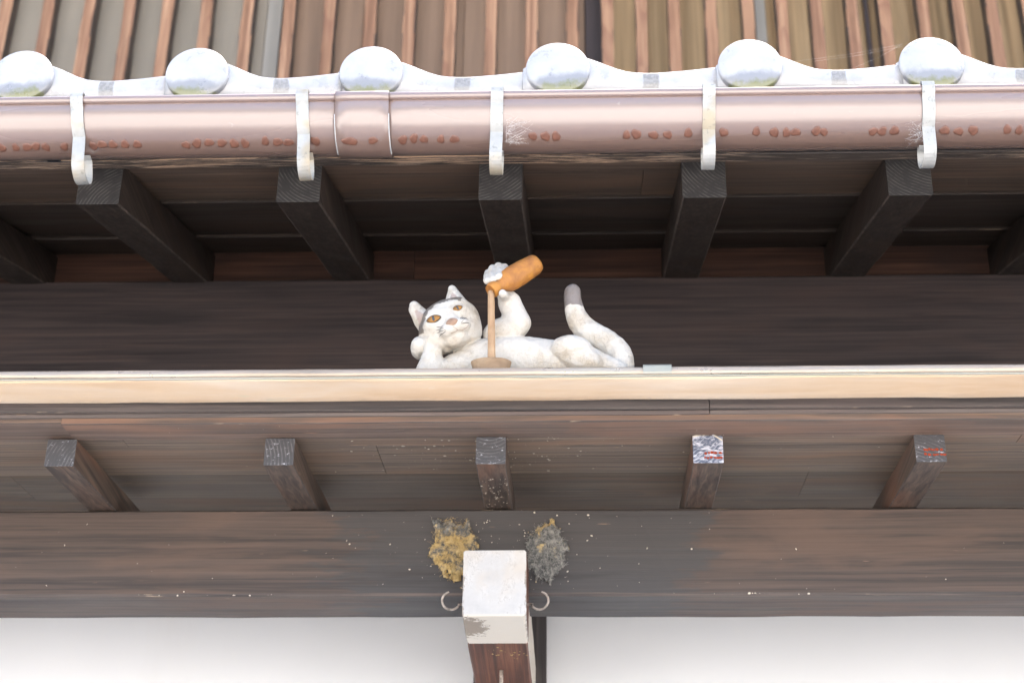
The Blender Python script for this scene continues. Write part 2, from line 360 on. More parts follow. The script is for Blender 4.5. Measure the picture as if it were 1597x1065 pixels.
M_pupil = plain('dark pupil paint', (0.06, 0.07, 0.08), 0.2, rough=0.25)
M_amber = plain('amber iris paint', (0.288, 0.1325, 0.02592), 0.3, (160, 160, 160), 0.3)
def carved(name, a, b, c):
    M = Mat(name); n = M.noise(M.coord((35, 35, 35)), 1, 5, 0.6, 0.5); f = M.noise(M.coord((200, 200, 60)), 1, 4, 0.6)
    col = M.ramp(n, [(0.32, a), (0.5, b), (0.66, c)])
    col = M.mix(M.step(f, 0.62, 0.74, 0, 0.5), col, a)
    vo = M.n('TexVoronoi', feature='F1'); M.put(vo.inputs['Vector'], M.coord((120, 120, 120))); vo.inputs['Scale'].default_value = 1
    M.bump(M.math('ADD', vo.outputs['Distance'], f), 0.4, 0.0015)
    return M.out(col, 0.5, 0, 0.4)
M_bot = carved('orange stained carved wood', (0.2362, 0.09053, 0.02657), (0.3608, 0.1479, 0.03542), (0.4854, 0.2112, 0.03542))
M_cup = carved('pale brown carved wood', (0.2203, 0.1408, 0.07895), (0.2815, 0.1897, 0.1105), (0.3305, 0.2326, 0.1421))
M_strm = carved('tan carved pouring stream', (0.3142, 0.187, 0.09874), (0.389, 0.2468, 0.1382), (0.4338, 0.2917, 0.1711))

# ------------------------------------------------------------------ mesh helpers
RNG = random.Random(7)
def fbm(x, y=0.0, z=0.0):
    return mnoise.fractal(Vector((x, y, z)), 0.8, 2.0, 3)

def tag(o, label=None, cat=None, group=None, kind=None):
    if label: o['label'] = label
    if cat: o['category'] = cat
    if group: o['group'] = group
    if kind: o['kind'] = kind
    return o

def empty(name, loc, label=None, cat=None, group=None):
    o = bpy.data.objects.new(name, None); o.location = loc; o.empty_display_size = 0.05
    COL.objects.link(o); return tag(o, label, cat, group)

def link(name, me, parent=None, loc=(0, 0, 0)):
    o = bpy.data.objects.new(name, me); COL.objects.link(o); o.location = loc
    if parent: o.parent = parent
    return o

def mesh(name, V, F, mats, smooth=False, idx=None, recalc=True):
    me = bpy.data.meshes.new(name)
    me.from_pydata([tuple(v) for v in V], [], [tuple(f) for f in F])
    for mt in (mats if isinstance(mats, (list, tuple)) else [mats]): me.materials.append(mt)
    if idx is not None: me.polygons.foreach_set('material_index', idx)
    if recalc:
        bm = bmesh.new(); bm.from_mesh(me); bmesh.ops.recalc_face_normals(bm, faces=bm.faces); bm.to_mesh(me); bm.free()
    me.polygons.foreach_set('use_smooth', [smooth] * len(me.polygons))
    return me

def rectprof(a0, a1, b0, b1, bev):
    return [(a0 + bev, b0), (a1 - bev, b0), (a1, b0 + bev), (a1, b1 - bev), (a1 - bev, b1), (a0 + bev, b1), (a0, b1 - bev), (a0, b0 + bev)]

def sweep(prof, stations, axis, shift=None, jit=0.0, seed=0.0, closed=True, caps=True, edges=False):
    """profile (a,b) swept along an axis: axis x -> (s,a,b), y -> (a,s,b), z -> (a,b,s); shift(s) adds to (a,b)"""
    V, F, I = [], [], []; n = len(prof)
    for s in stations:
        da, db = shift(s) if shift else (0, 0)
        for k, (a, b) in enumerate(prof):
            ja = jit * fbm(s * 9 + seed, k * 1.7, 3.1); jb = jit * fbm(s * 9 + seed, k * 1.7, 9.7)
            a2, b2 = a + da + ja, b + db + jb
            V.append((s, a2, b2) if axis == 'x' else (a2, s, b2) if axis == 'y' else (a2, b2, s))
    m_ = n if closed else n - 1
    for i in range(len(stations) - 1):
        for k in range(m_):
            F.append((i * n + k, i * n + (k + 1) % n, (i + 1) * n + (k + 1) % n, (i + 1) * n + k)); I.append(2 if edges and k % 2 else 0)
    if closed and caps:
        F.append(tuple(range(n))); I.append(1); L = (len(stations) - 1) * n
        F.append(tuple(range(L, L + n))); I.append(1)
    return V, F, I

def lin(a, b, n): return [a + (b - a) * i / n for i in range(n + 1)]

def xboard(name, x0, x1, y0, y1, z0, z1, mat, parent, bev=0.0015, jit=0.0006, slope=0.0, endmat=None, edge=None):
    """board running along x, coordinates in the world; sheared by slope in y"""
    L = parent.location if parent else Vector()
    pr = [(a, b + slope * (a - y0)) for a, b in rectprof(y0, y1, z0, z1, bev)]
    V, F, I = sweep(pr, lin(x0, x1, max(4, int((x1 - x0) / 0.06))), 'x', jit=jit, seed=RNG.random() * 50, edges=True)
    V = [(v[0] - L[0], v[1] - L[1], v[2] - L[2]) for v in V]
    return link(name, mesh(name, V, F, [mat, endmat or mat, edge or M_edge], idx=I), parent)

def tube(path, r, n=8, closed=False, cap=True):
    V, F = [], []; P = [Vector(p) for p in path]; up = Vector((0.31, 0.2, 0.93))
    R = r if isinstance(r, (list, tuple)) else [r] * len(P)
    for i, p in enumerate(P):
        t = (P[min(i + 1, len(P) - 1)] - P[max(i - 1, 0)]).normalized()
        a = t.cross(up); a = a.normalized() if a.length > 1e-6 else Vector((1, 0, 0)); b = t.cross(a)
        for k in range(n):
            w = 2 * math.pi * k / n; V.append(p + R[i] * (math.cos(w) * a + math.sin(w) * b))
    for i in range(len(P) - 1):
        for k in range(n): F.append((i * n + k, i * n + (k + 1) % n, (i + 1) * n + (k + 1) % n, (i + 1) * n + k))
    if cap:
        F.append(tuple(range(n))); F.append(tuple(range((len(P) - 1) * n, len(P) * n)))
    return V, F

def lathe(prof, n=24, axis=(0, 0, 1), origin=(0, 0, 0)):
    """prof: (radius, height) along axis"""
    ax = Vector(axis).normalized(); a = ax.orthogonal().normalized(); b = ax.cross(a); O = Vector(origin); V, F = [], []
    for r, h in prof:
        for k in range(n):
            w = 2 * math.pi * k / n; V.append(O + ax * h + r * (math.cos(w) * a + math.sin(w) * b))
    for i in range(len(prof) - 1):
        for k in range(n): F.append((i * n + k, i * n + (k + 1) % n, (i + 1) * n + (k + 1) % n, (i + 1) * n + k))
    F.append(tuple(range(n))); F.append(tuple(range((len(prof) - 1) * n, len(prof) * n)))
    return V, F

def join(parts):
    V, F = [], []
    for v, f in parts:
        o = len(V); V += [tuple(p) for p in v]; F += [tuple(i + o for i in q) for q in f]
    return V, F

def specks(pts, n_dir, smin, smax, rng):
    """small flattened chips on a surface; pts are world points, n_dir the outward normal"""
    n = Vector(n_dir).normalized(); a = n.orthogonal().normalized(); b = n.cross(a); parts = []
    for p in pts:
        s = smin + (smax - smin) * rng.random() ** 3; w = rng.random() * 6.28; asp = rng.uniform(0.3, 1)
        u = (math.cos(w) * a + math.sin(w) * b) * s; v = (-math.sin(w) * a + math.cos(w) * b) * s * asp; p = Vector(p)
        ring = [p + u * math.cos(k * 1.047) * rng.uniform(.7, 1.15) + v * math.sin(k * 1.047) * rng.uniform(.7, 1.15) for k in range(6)]
        parts.append((ring + [p + n * min(s * 0.5, 0.0008)], [(k, (k + 1) % 6, 6) for k in range(6)]))
    return join(parts)

def stuff(name, V, F, mat, parent):
    L = parent.location if parent else Vector()
    o = link(name, mesh(name, [(v[0] - L[0], v[1] - L[1], v[2] - L[2]) for v in V], F, mat), parent); o['kind'] = 'stuff'; return o

# ------------------------------------------------------------------ ground
me = mesh('ground', [(-300, -300, 0), (300, -300, 0), (300, 300, 0), (-300, 300, 0)], [(0, 1, 2, 3)], M_ground)
tag(link('ground', me), kind='structure')

X0, X1 = -2.1, 1.9
# unseen house mass, added to block the sun and shade the street side
HX0, HX1 = -7.0, 7.0
prof = [(3.06, 0.0), (3.06, 3.45), (4.10, 3.85), (4.10, 5.75), (3.15, 5.45), (3.15, 5.60), (7.2, 7.6), (11.2, 5.6), (11.2, 5.45), (10.2, 5.75), (10.2, 0.0)]
V, F, I = sweep(prof, [HX0, HX1], 'x')
tag(link('unseen_house_shell', mesh('unseen_house_shell', V, F, M_pla)), kind='structure')
RAFX = [-0.725 + 0.3033 * i for i in range(-3, 8)]

# ------------------------------------------------------------------ plaster wall, post, lower beam
wall = link('plaster_wall', mesh('plaster_wall', *[[(-7, 0, 0), (7, 0, 0), (7, 0.14, 0), (-7, 0.14, 0), (-7, 0, 2.735), (7, 0, 2.735), (7, 0.14, 2.735), (-7, 0.14, 2.735)],
     [(0, 1, 5, 4), (1, 2, 6, 5), (2, 3, 7, 6), (3, 0, 4, 7), (4, 5, 6, 7), (0, 3, 2, 1)]], M_pla), None, (0, 2.872, 0))
tag(wall, 'smooth white plaster wall below the lower timber beam', 'wall')
V, F, I = sweep(rectprof(-0.062, 0.062, -0.012, 0.10, 0.002), lin(0, 2.72, 12), 'z', jit=0.0005)
post = link('wooden_post', mesh('wooden_post', V, F, [M_post, M_post], idx=I), None, (-0.1245, 2.872, 0))
tag(post, 'dark wooden post set in the plaster wall behind the bracket arm', 'post')

lb = empty('timber_beam', (-0.1, 2.4256, 2.5018), 'long brown timber beam above the white plaster wall, stained dark at its middle', 'beam')
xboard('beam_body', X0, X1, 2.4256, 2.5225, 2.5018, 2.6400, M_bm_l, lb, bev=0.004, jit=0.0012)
r = random.Random(3)
P = []
for _ in range(150):
    x = r.gauss(-0.13, 0.11); z = r.uniform(2.51, 2.638)
    if abs(x + 0.125) < 0.045 and z < 2.54: continue
    P.append((x, 2.4238, z))
for _ in range(40): P.append((r.uniform(-0.95, 0.7), 2.4238, r.uniform(2.505, 2.637)))
V1 = specks(P, (0, -1, 0), 0.0004, 0.0022, r)
P = [(r.choice([r.gauss(-0.62, 0.06), r.gauss(-0.48, 0.03), r.gauss(0.27, 0.06), r.uniform(-0.9, 0.7)]), 2.4238 + r.uniform(0, 0.004), 2.5030 + r.uniform(0, 0.0018)) for _ in range(26)]
V2 = specks(P, (0, -0.7, -0.7), 0.0004, 0.0024, r)
stuff('droppings', *join([V1, V2]), M_speck, lb)

# ------------------------------------------------------------------ bracket arm through the lower beam
AX0, AX1, AY0, AZ0, AZ1 = -0.1705, -0.0800, 2.336, 2.4376, 2.5372
axc = (AX0 + AX1) / 2
arm = empty('bracket_arm', (axc, AY0, AZ0), 'thick projecting timber arm with a cracked white painted end', 'beam end')
hw = (AX1 - AX0) / 2; hh = AZ1 - AZ0
V, F, I = sweep(rectprof(-hw, hw, 0, hh, 0.003), lin(0, 0.1174, 10), 'y', jit=0.0010, seed=4)
me = mesh('painted_end', V, F, [M_paint, M_arm], recalc=True)
me.polygons.foreach_set('material_index', [1 if abs(p.normal.x) > 0.9 or p.center.y > 0.1173 else 0 for p in me.polygons])
tag(link('painted_end', me, arm), 'white painted end face with cracks and bare corners')
V, F, I = sweep(rectprof(-hw + .0006, hw - .0006, 0.0006, hh - .0006, 0.003), lin(0.1174, 0.524, 14), 'y', jit=0.0008, seed=9)
me = mesh('arm_body', V, F, [M_arm, M_pale])
me.polygons.foreach_set('material_index', [1 if p.normal.x > 0.9 else 0 for p in me.polygons])
link('arm_body', me, arm)
def hook(sx):
    pts = []
    x = sx * hw
    pts.append((x - sx * 0.006, 0.036, 0.030)); pts.append((x + sx * 0.004, 0.036, 0.031)); pts.append((x + sx * 0.008, 0.034, 0.030))
    for k in range(15):
        w = math.radians(200 + 17 * k) if sx > 0 else math.radians(-20 - 17 * k)
        pts.append((x + sx * 0.0185 + 0.0125 * math.cos(w), 0.032 - 0.0006 * k, 0.033 + 0.0125 * math.sin(w)))
    return tube(pts, [0.0018] * (len(pts) - 3) + [0.0017, 0.0015, 0.001], 8)
for sx in (-1, 1):
    V, F = hook(sx); link('hook', mesh('hook', V, F, M_iron, True), arm)
V, F = tube([(0.0, 0.243, 0.002), (0.0, 0.246, -0.02), (0.0005, 0.262, -0.024)], 0.003, 8); link('bolt_rod', mesh('bolt_rod', V, F, M_iron, True), arm)
r = random.Random(12)
stuff('straw_crumbs', *specks([(axc + r.gauss(0.008, 0.016), AY0 + r.gauss(0.155, 0.016), AZ0 - 0.0006) for _ in range(34)], (0, 0, -1), 0.0004, 0.003, r), M_straw, arm)

# ------------------------------------------------------------------ old nest marks on the beam
def nest(cx, cz, rx, rz, seed, yel, label):
    e = empty('nest_remnant', (cx, 2.4242, cz), label, 'nest remains', 'old nest marks beside the arm')
    n = 64; V = []; idx = {}; F = []
    rr = random.Random(seed)
    def mask(u, v):
        a = math.atan2(v, u); d = math.hypot(u, v)
        return 1.0 - d * (1 + 0.42 * fbm(math.cos(a) * 1.3 + seed, math.sin(a) * 1.3, 1.0)) + 0.22 * fbm(u * 4 + seed, v * 4, 5.0)
    for i in range(n + 1):
        for j in range(n + 1):
            u = (i / n * 2 - 1) * 1.25; v = (j / n * 2 - 1) * 1.25; m_ = mask(u, v)
            if m_ > 0:
                idx[i, j] = len(V)
                h = min(m_ * 0.022, 0.005) + max(0, 0.005 * fbm(u * 5, v * 5, seed)) + 0.003 * abs(fbm(u * 15, v * 15, seed))
                V.append((u * rx, -h, v * rz))
    for i in range(n):
        for j in range(n):
            q = [(i, j), (i + 1, j), (i + 1, j + 1), (i, j + 1)]
            if all(k in idx for k in q): F.append(tuple(idx[k] for k in q))
    o = link('mud_crust', mesh('mud_crust', V, F, M_nest, True, recalc=False), e); o.color = (1, 1, 1, yel)
    parts = []
    for _ in range(900):
        a = rr.random() * 6.28; d = rr.random() ** 0.6 * 1.02; u, v = d * math.cos(a), d * math.sin(a)
        if mask(u, v) < -0.02: continue
        p = Vector((u * rx, -0.003 - rr.random() * 0.009, v * rz)); w = rr.random() * 6.28; l = rr.uniform(0.002, 0.007)
        q = p + Vector((math.cos(w) * l, -rr.uniform(0, 0.003), math.sin(w) * l)); mid = (p + q) / 2 + Vector((0, -rr.uniform(0, .002), rr.uniform(-.001, .001)))
        parts.append(tube([p, mid, q], rr.uniform(0.00010, 0.00022), 3, cap=False))
    V, F = join(parts); s = link('straw_fuzz', mesh('straw_fuzz', V, F, M_straw if yel > 0.55 else M_fuzz), e); s['kind'] = 'stuff'
    # thin round splash rings round the crust
    return e
nest(-0.1905, 2.573, 0.036, 0.052, 3.3, 0.575, 'yellow straw and mud crust left of the white arm end')
nest(-0.0545, 2.566, 0.031, 0.045, 8.8, 0.505, 'grey mud and straw crust right of the white arm end')

# ------------------------------------------------------------------ lower copper canopy
cp = empty('copper_canopy', (-0.1, 2.0685, 2.60), 'low copper edged canopy roof on small dark rafters under the cat', 'canopy')
CL = cp.location
SL = 0.1366
# rafters
V, F, I = sweep(rectprof(-0.021, 0.021, 0, 0.0415, 0.0012), lin(0, 0.42, 12), 'y', shift=lambda s: (0, SL * s), jit=0.0005, seed=2, edges=True)
raf = mesh('rafter', V, F, [M_raf_l, M_end_l, M_edge], idx=I)
LRX = [-0.7335, -0.4235, -0.1265, 0.1755, 0.4815]
LRX = [LRX[0] - 0.606, LRX[0] - 0.303] + LRX + [LRX[-1] + 0.303, LRX[-1] + 0.606]
lraf = []
for i, x in enumerate(LRX):
    o = link('rafter', raf if i != 5 else raf.copy(), cp, Vector((x, 2.2024, 2.6112)) - CL); lraf.append(o)
lraf[5].data.materials[1] = M_end_w; tag(lraf[5], 'rafter with a bleached bluish white end and faint red stamp')
tag(lraf[6], 'rafter with a red stamp on its grey end')
def stamp(parent, xs, zs, w, h, sd):
    """faded ink: two rows of broken smears"""
    r = random.Random(sd); parts = []
    for j in range(2):
        x = xs
        while x < xs + w:
            l = r.uniform(0.002, 0.006); z = zs + j * h * 0.55 + r.uniform(-.0006, .0006); t = h * r.uniform(0.25, 0.38); c = (x + l / 2, -0.0006, z + t / 2)
            ring = [(c[0] + l / 2 * math.cos(k * 0.785) * r.uniform(.8, 1.15), -0.0006, c[2] + t / 2 * math.sin(k * 0.785) * r.uniform(.7, 1.2)) for k in range(8)]
            parts.append((ring, [tuple(range(8))])); x += l * r.uniform(0.75, 1.25)
    V, F = join(parts); o = link('red_stamp', mesh('red_stamp', V, F, M_red, recalc=False), parent); o['kind'] = 'stuff'
stamp(lraf[6], -0.010, 0.009, 0.026, 0.013, 5)
stamp(lraf[5], -0.006, 0.006, 0.022, 0.013, 8)
# torn pale fringe on the bleached end
r = random.Random(4)
parts = [tube([(-0.021, -0.001, 0.040), (-0.008, -0.0015, 0.0425), (0.0, -0.002, 0.044), (0.009, -0.002, 0.0415), (0.020, -0.001, 0.034)], 0.0011, 5)]
for _ in range(14):
    x = r.uniform(-0.02, 0.02); parts.append(tube([(x, -0.001, 0.041), (x + r.uniform(-.004, .004), -0.003, 0.041 + r.uniform(0, .004)), (x + r.uniform(-.009, .009), -0.003, 0.041 + r.uniform(-.002, .006))], 0.0003, 3))
V, F = join(parts); o = link('torn_fringe', mesh('torn_fringe', V, F, M_speck), lraf[5]); o['kind'] = 'stuff'
# soffit boards (lapped), front one wide and split at two joints
def zs(y): return 2.6531 + SL * (y - 2.2024)
def soffit(x0, x1, y0, y1, dz, mat, nm='soffit_board', th=0.011):
    return xboard(nm, x0, x1, y0, y1, zs(y0) + dz, zs(y0) + dz + th, mat, cp, 0.0012, 0.0007, SL)
soffit(X0, -0.7180, 2.1385, 2.2110, 0.0024, M_fas_b, 'eave_board'); soffit(-0.7172, X1, 2.1375, 2.2080, 0.0, M_fas_b, 'eave_board')
for i, (a, b) in enumerate(((X0, -0.66), (-0.6592, 0.62), (0.6208, X1))): soffit(a, b, 2.1900, 2.2790, 0.0125, M_sof_l)
for a, b in ((X0, -0.3), (-0.2992, 0.9), (0.9008, X1)): soffit(a, b, 2.2550, 2.4360, 0.0175, M_sof_l)
for a, b in ((X0, -0.9), (-0.8992, 0.35), (0.3508, X1)): soffit(a, b, 2.4100, 2.6100, 0.030, M_sof_l2)
soffit(X0, X1, 2.5900, 2.8600, 0.042, M_sof_l2)
# fascia strips
for a, b in ((X0, 0.1742), (0.1752, X1)):
    xboard('fascia_board', a, b, 2.1335, 2.1480, 2.6612, 2.6800, M_fas, cp, 0.0010, 0.0004)
    xboard('fascia_strip', a, b, 2.1362, 2.1480, 2.6533, 2.6606, M_fas, cp, 0.0010, 0.0004)
# copper sheet: drip face, hem, top
def sheet(name, prof, mat, x0=X0, x1=X1, jit=0.0005):
    V, F, I = sweep(prof, lin(x0, x1, max(6, int((x1 - x0) / 0.05))), 'x', jit=jit, closed=False, seed=RNG.random() * 30)
    V = [(v[0] - CL[0], v[1] - CL[1], v[2] - CL[2]) for v in V]
    o = link(name, mesh(name, V, F, mat, True, recalc=False), cp)
    md = o.modifiers.new('thickness', 'SOLIDIFY'); md.thickness = 0.0009; md.offset = 0
    return o
sheet('drip_face', [(2.1120, 2.6660), (2.1035, 2.6605), (2.0960, 2.6645), (2.0860, 2.6705), (2.0770, 2.6765), (2.0735, 2.6790), (2.0735, 2.6835)], M_cop, jit=0.0011)
sheet('hem', [(2.0760, 2.6820), (2.0690, 2.6800), (2.0668, 2.6818), (2.0662, 2.6850), (2.0666, 2.6885), (2.0690, 2.6905), (2.0740, 2.6905)], M_hem, jit=0.0009)
sheet('lower_hem', [(2.0745, 2.6800), (2.0705, 2.6780), (2.0695, 2.6788), (2.0698, 2.6802)], M_seam, jit=0.0010)
sheet('roof_sheet', [(2.0700, 2.6915), (2.0800, 2.6930), (2.15, 2.7026), (2.45, 2.7436), (2.7560, 2.7854)], M_hem)
V, F, I = sweep([(2.0640, 2.6790), (2.0630, 2.6815), (2.0632, 2.6900), (2.0660, 2.6935), (2.0800, 2.6950), (2.0800, 2.6925), (2.0675, 2.6905), (2.0655, 2.6880), (2.0655, 2.6810)], lin(0.083, 0.121, 6), 'x', jit=0.0005)
link('seam_clip', mesh('seam_clip', [(v[0] - CL[0], v[1] - CL[1], v[2] - CL[2]) for v in V], F, M_seam), cp)
for x, z in ((-0.1343, 2.6575), (0.1833, 2.6550)):
    V, F = lathe([(0.0018, 0.0), (0.0032, 0.0008), (0.0034, 0.0022), (0.0022, 0.0036), (0.0005, 0.0040)], 12, (0, -1, 0), (x - CL[0], 2.2 - CL[1], z - CL[2]))
    link('nail_head', mesh('nail_head', V, F, M_screw, True), cp)
r = random.Random(21); P = []
for _ in range(260):
    y = r.uniform(2.21, 2.42); x = r.gauss(-0.13, 0.09)
    P.append((x, y, zs(y) + (0.0115 if y < 2.255 else 0.0165)))
for _ in range(60):
    y = r.uniform(2.145, 2.42); P.append((r.uniform(-0.9, 0.7), y, zs(y) - 0.001 if y < 2.19 else zs(y) + (0.0115 if y < 2.255 else 0.0165)))
A = specks(P, (0, 0.13, -1), 0.0005, 0.0030, r)
P = [(-0.1265 + r.uniform(-0.02, 0.02), (y := 2.2024 + r.uniform(0.07, 0.22)), 2.6112 + SL * (y - 2.2024) - 0.0006) for _ in range(80)]
B = specks(P, (0, 0.13, -1), 0.0005, 0.0020, r)
stuff('droppings', *join([A, B]), M_speck, cp)

# ------------------------------------------------------------------ upper beam behind the cat
ub = empty('timber_beam', (-0.1, 2.7563, 2.80), 'broad near black timber beam behind the cat', 'beam')
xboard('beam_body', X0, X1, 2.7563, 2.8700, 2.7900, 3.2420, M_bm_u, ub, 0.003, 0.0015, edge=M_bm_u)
for a, b in ((X0, -1.05), (-1.049, -0.3125), (-0.3115, 0.52), (0.521, X1)):
    xboard('blocking_board', a, b, 2.8020, 2.8350, 3.2426, 3.3700, M_block, ub, 0.001, 0.0006)

# ------------------------------------------------------------------ upper tiled eave
te = empty('tiled_eave', (-0.1, 2.09, 3.0), 'tiled eave with heavy dark rafters above the cat', 'eave')
TL = te.location; SU = 0.3606
V, F, I = sweep(rectprof(-0.0325, 0.0325, 0, 0.0700, 0.0022), lin(0, 0.70, 16), 'y', shift=lambda s: (0, SU * s), jit=0.0010, seed=6, edges=True)
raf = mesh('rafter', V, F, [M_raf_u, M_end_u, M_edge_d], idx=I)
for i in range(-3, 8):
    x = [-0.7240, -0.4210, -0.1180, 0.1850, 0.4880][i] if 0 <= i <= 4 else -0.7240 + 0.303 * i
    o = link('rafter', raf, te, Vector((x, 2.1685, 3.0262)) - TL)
def zu(y): return 3.0974 + SU * (y - 2.1685)
def sofu(x0, x1, y0, y1, dz, mat=M_sof_u, nm='soffit_board', th=0.012, jit=0.0007):
    return xboard(nm, x0, x1, y0, y1, zu(y0) + dz, zu(y0) + dz + th, mat, te, 0.0012, jit, SU)
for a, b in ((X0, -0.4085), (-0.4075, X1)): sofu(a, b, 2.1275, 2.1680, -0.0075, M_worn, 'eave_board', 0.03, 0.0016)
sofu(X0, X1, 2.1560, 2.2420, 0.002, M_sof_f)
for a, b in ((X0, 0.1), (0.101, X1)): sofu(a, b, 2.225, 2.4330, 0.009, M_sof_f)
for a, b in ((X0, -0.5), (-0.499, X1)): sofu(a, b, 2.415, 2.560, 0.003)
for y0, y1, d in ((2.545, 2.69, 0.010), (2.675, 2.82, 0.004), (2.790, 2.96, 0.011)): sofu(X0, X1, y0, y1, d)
# roof deck above the boards up to the upper wall
xboard('roof_deck', X0, X1, 2.135, 3.98, zu(2.135) + 0.055, zu(2.135) + 0.085, M_deck, te, 0.002, 0, SU)
# tiles
def tile_mesh():
    top = [(-0.05, -0.004), (-0.03, 0.012), (0.0, 0.018), (0.03, 0.0165), (0.045, 0.0130), (0.058, 0.0068), (0.070, 0.0005), (0.084, -0.0065), (0.0985, -0.0120), (0.112, -0.0143), (0.125, -0.0150), (0.138, -0.0151), (0.152, -0.0146), (0.179, -0.0123), (0.2, -0.0099), (0.2115, -0.0084), (0.228, -0.0062)]
    V, F = [], []; n = len(top)
    rows = [(0.0, 0), (-0.004, -0.002), (-0.005, -0.006)]      # rounded upper lip of the skirt
    for x, z in top:      # 0: back of tile top
        V.append((x, 0.30, z + 0.30 * SU))
    for x, z in top: V.append((x, 0.006, z + 0.002))
    for x, z in top: V.append((x, 0.000, z))
    for x, z in top: V.append((x, -0.003, z - 0.004))
    for x, z in top: V.append((x, -0.003, -0.052))
    for x, z in top: V.append((x, 0.012, -0.052))
    for x, z in top: V.append((x, 0.014, z - 0.018))
    for x, z in top: V.append((x, 0.30, z - 0.016 + 0.30 * SU))
    R = 8
    for q in range(R):
        for k in range(n - 1):
            F.append((q * n + k, q * n + k + 1, ((q + 1) % R) * n + k + 1, ((q + 1) % R) * n + k))
    F.append(tuple(q * n for q in range(R))); F.append(tuple(q * n + n - 1 for q in range(R)))
    return V, F
V, F = tile_mesh(); tm = mesh('roof_tile', V, F, M_tile, True)
pr = [(0.0425, -0.10), (0.0435, -0.030), (0.0440, -0.004), (0.0468, -0.002), (0.0475, 0.001), (0.0475, 0.010), (0.0466, 0.0124), (0.0440, 0.0142), (0.036, 0.0172), (0.026, 0.0194), (0.014, 0.0206), (0.004, 0.0209)]
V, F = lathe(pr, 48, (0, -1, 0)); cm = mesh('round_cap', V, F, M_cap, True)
TX = [-0.8380, -0.5720, -0.3100, -0.0309, 0.2536, 0.5206]
TX = [TX[0] - 0.819, TX[0] - 0.546, TX[0] - 0.273] + TX + [TX[-1] + 0.273, TX[-1] + 0.546, TX[-1] + 0.819]
rr = random.Random(2)
for i, x in enumerate(TX):
    t = link('roof_tile', tm, te, Vector((x, 2.09 + rr.uniform(-.002, .002), 3.2115)) - TL)
    t.scale.x = ((TX[i + 1] - x) if i + 1 < len(TX) else 0.273) / 0.273; t.rotation_euler.y = rr.uniform(-.006, .006)
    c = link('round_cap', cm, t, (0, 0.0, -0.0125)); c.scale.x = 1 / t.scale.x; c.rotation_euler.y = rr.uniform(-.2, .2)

# ------------------------------------------------------------------ rain gutter
GY, GZ, GR = 2.079, 3.1079, 0.0515
gt = empty('rain_gutter', (-0.1, GY, GZ), 'glossy brown half round rain gutter hung below the tiles', 'gutter')
GL = gt.location
def arc(rad, a0, a1, n): return [(GY - rad * math.cos(math.radians(a0 + (a1 - a0) * k / n)), GZ + rad * math.sin(math.radians(a0 + (a1 - a0) * k / n))) for k in range(n + 1)]
def gpart(name, prof, x0, x1, mat=M_gut, step=0.08):
    V, F, I = sweep(prof, lin(x0, x1, max(2, int((x1 - x0) / step))), 'x', closed=True, jit=0.00025, seed=RNG.random() * 9)
    return link(name, mesh(name, [(v[0] - GL[0], v[1] - GL[1], v[2] - GL[2]) for v in V], F, mat, True), gt)
def trough_prof(R): return arc(R, 4, -180, 44) + arc(R - 0.0025, -180, 4, 44)
def bead_prof(R, rb): return [(GY - R - 0.0005 + rb * math.cos(2 * math.pi * k / 16), GZ + 0.005 + rb * math.sin(2 * math.pi * k / 16)) for k in range(16)]
gpart('trough', trough_prof(GR), X0, -0.3135); gpart('trough', trough_prof(GR), -0.3115, X1)
gpart('rim_bead', bead_prof(GR, 0.0066), X0, -0.3135); gpart('rim_bead', bead_prof(GR, 0.0066), -0.3115, X1)
gpart('joint_sleeve', trough_prof(GR + 0.0028), -0.3510, -0.2735, step=0.02)
gpart('sleeve_bead', bead_prof(GR, 0.0086), -0.3510, -0.2735, step=0.02)
for x in (-0.3513, -0.2732):
    V, F = tube([(x - GL[0], a - GL[1], b - GL[2]) for a, b in arc(GR + 0.0022, -25, -100, 24)], 0.0009, 6); link('sealant_bead', mesh('sealant_bead', V, F, M_screw, True), gt)
# strap brackets: over the rim, round the front, then a loop hanging below
def bracket_mesh(drop):
    path = [(0.0, 0.000)] if False else []
    path += [(-GR + 0.016, 0.010), (-GR + 0.006, 0.0165), (-GR - 0.003, 0.0175), (-GR - 0.0095, 0.013), (-GR - 0.0105, 0.005), (-GR - 0.0075, -0.004)]
    for a in range(-10, -56, -5):
        path.append((-(GR + 0.0032) * math.cos(math.radians(a)), (GR + 0.0032) * math.sin(math.radians(a))))
    ly, lz = path[-1]
    b = drop - 0.0
    path += [(ly + 0.001, lz - 0.012), (ly + 0.002, b + 0.024)]
    cy = ly + 0.0275
    for k in range(15):
        w = math.radians(180 + 14 * k); path.append((cy + 0.0255 * math.cos(w), b + 0.022 + 0.022 * math.sin(w)))
    path += [(cy + 0.0225, b + 0.034), (cy + 0.019, b + 0.043), (cy + 0.014, -GR - 0.0045), (cy + 0.004, -GR - 0.0035)]
    hw, th = 0.0090, 0.0020; V, F = [], []; n = len(path)
    P2 = [Vector(p) for p in path]
    for i, p in enumerate(P2):
        t = (P2[min(i + 1, n - 1)] - P2[max(i - 1, 0)]).normalized(); nn = Vector((-t.y, t.x)) * th
        for sx, q in ((-hw, p + nn * 0), (hw, p + nn * 0), (hw, p + nn), (-hw, p + nn)): V.append((sx, q.x, q.y))
    for i in range(n - 1):
        for k in range(4): F.append((i * 4 + k, i * 4 + (k + 1) % 4, (i + 1) * 4 + (k + 1) % 4, (i + 1) * 4 + k))
    F.append((0, 1, 2, 3)); F.append(tuple(range(4 * n - 4, 4 * n)))
    return mesh('gutter_bracket', V, F, M_galv)
BX = [(-0.7270, 2.9935, 0.02), (-0.3985, 2.9960, 0.012), (-0.1170, 3.0020, -0.01), (0.1860, 3.0070, -0.005), (0.4965, 3.0050, 0.0)]
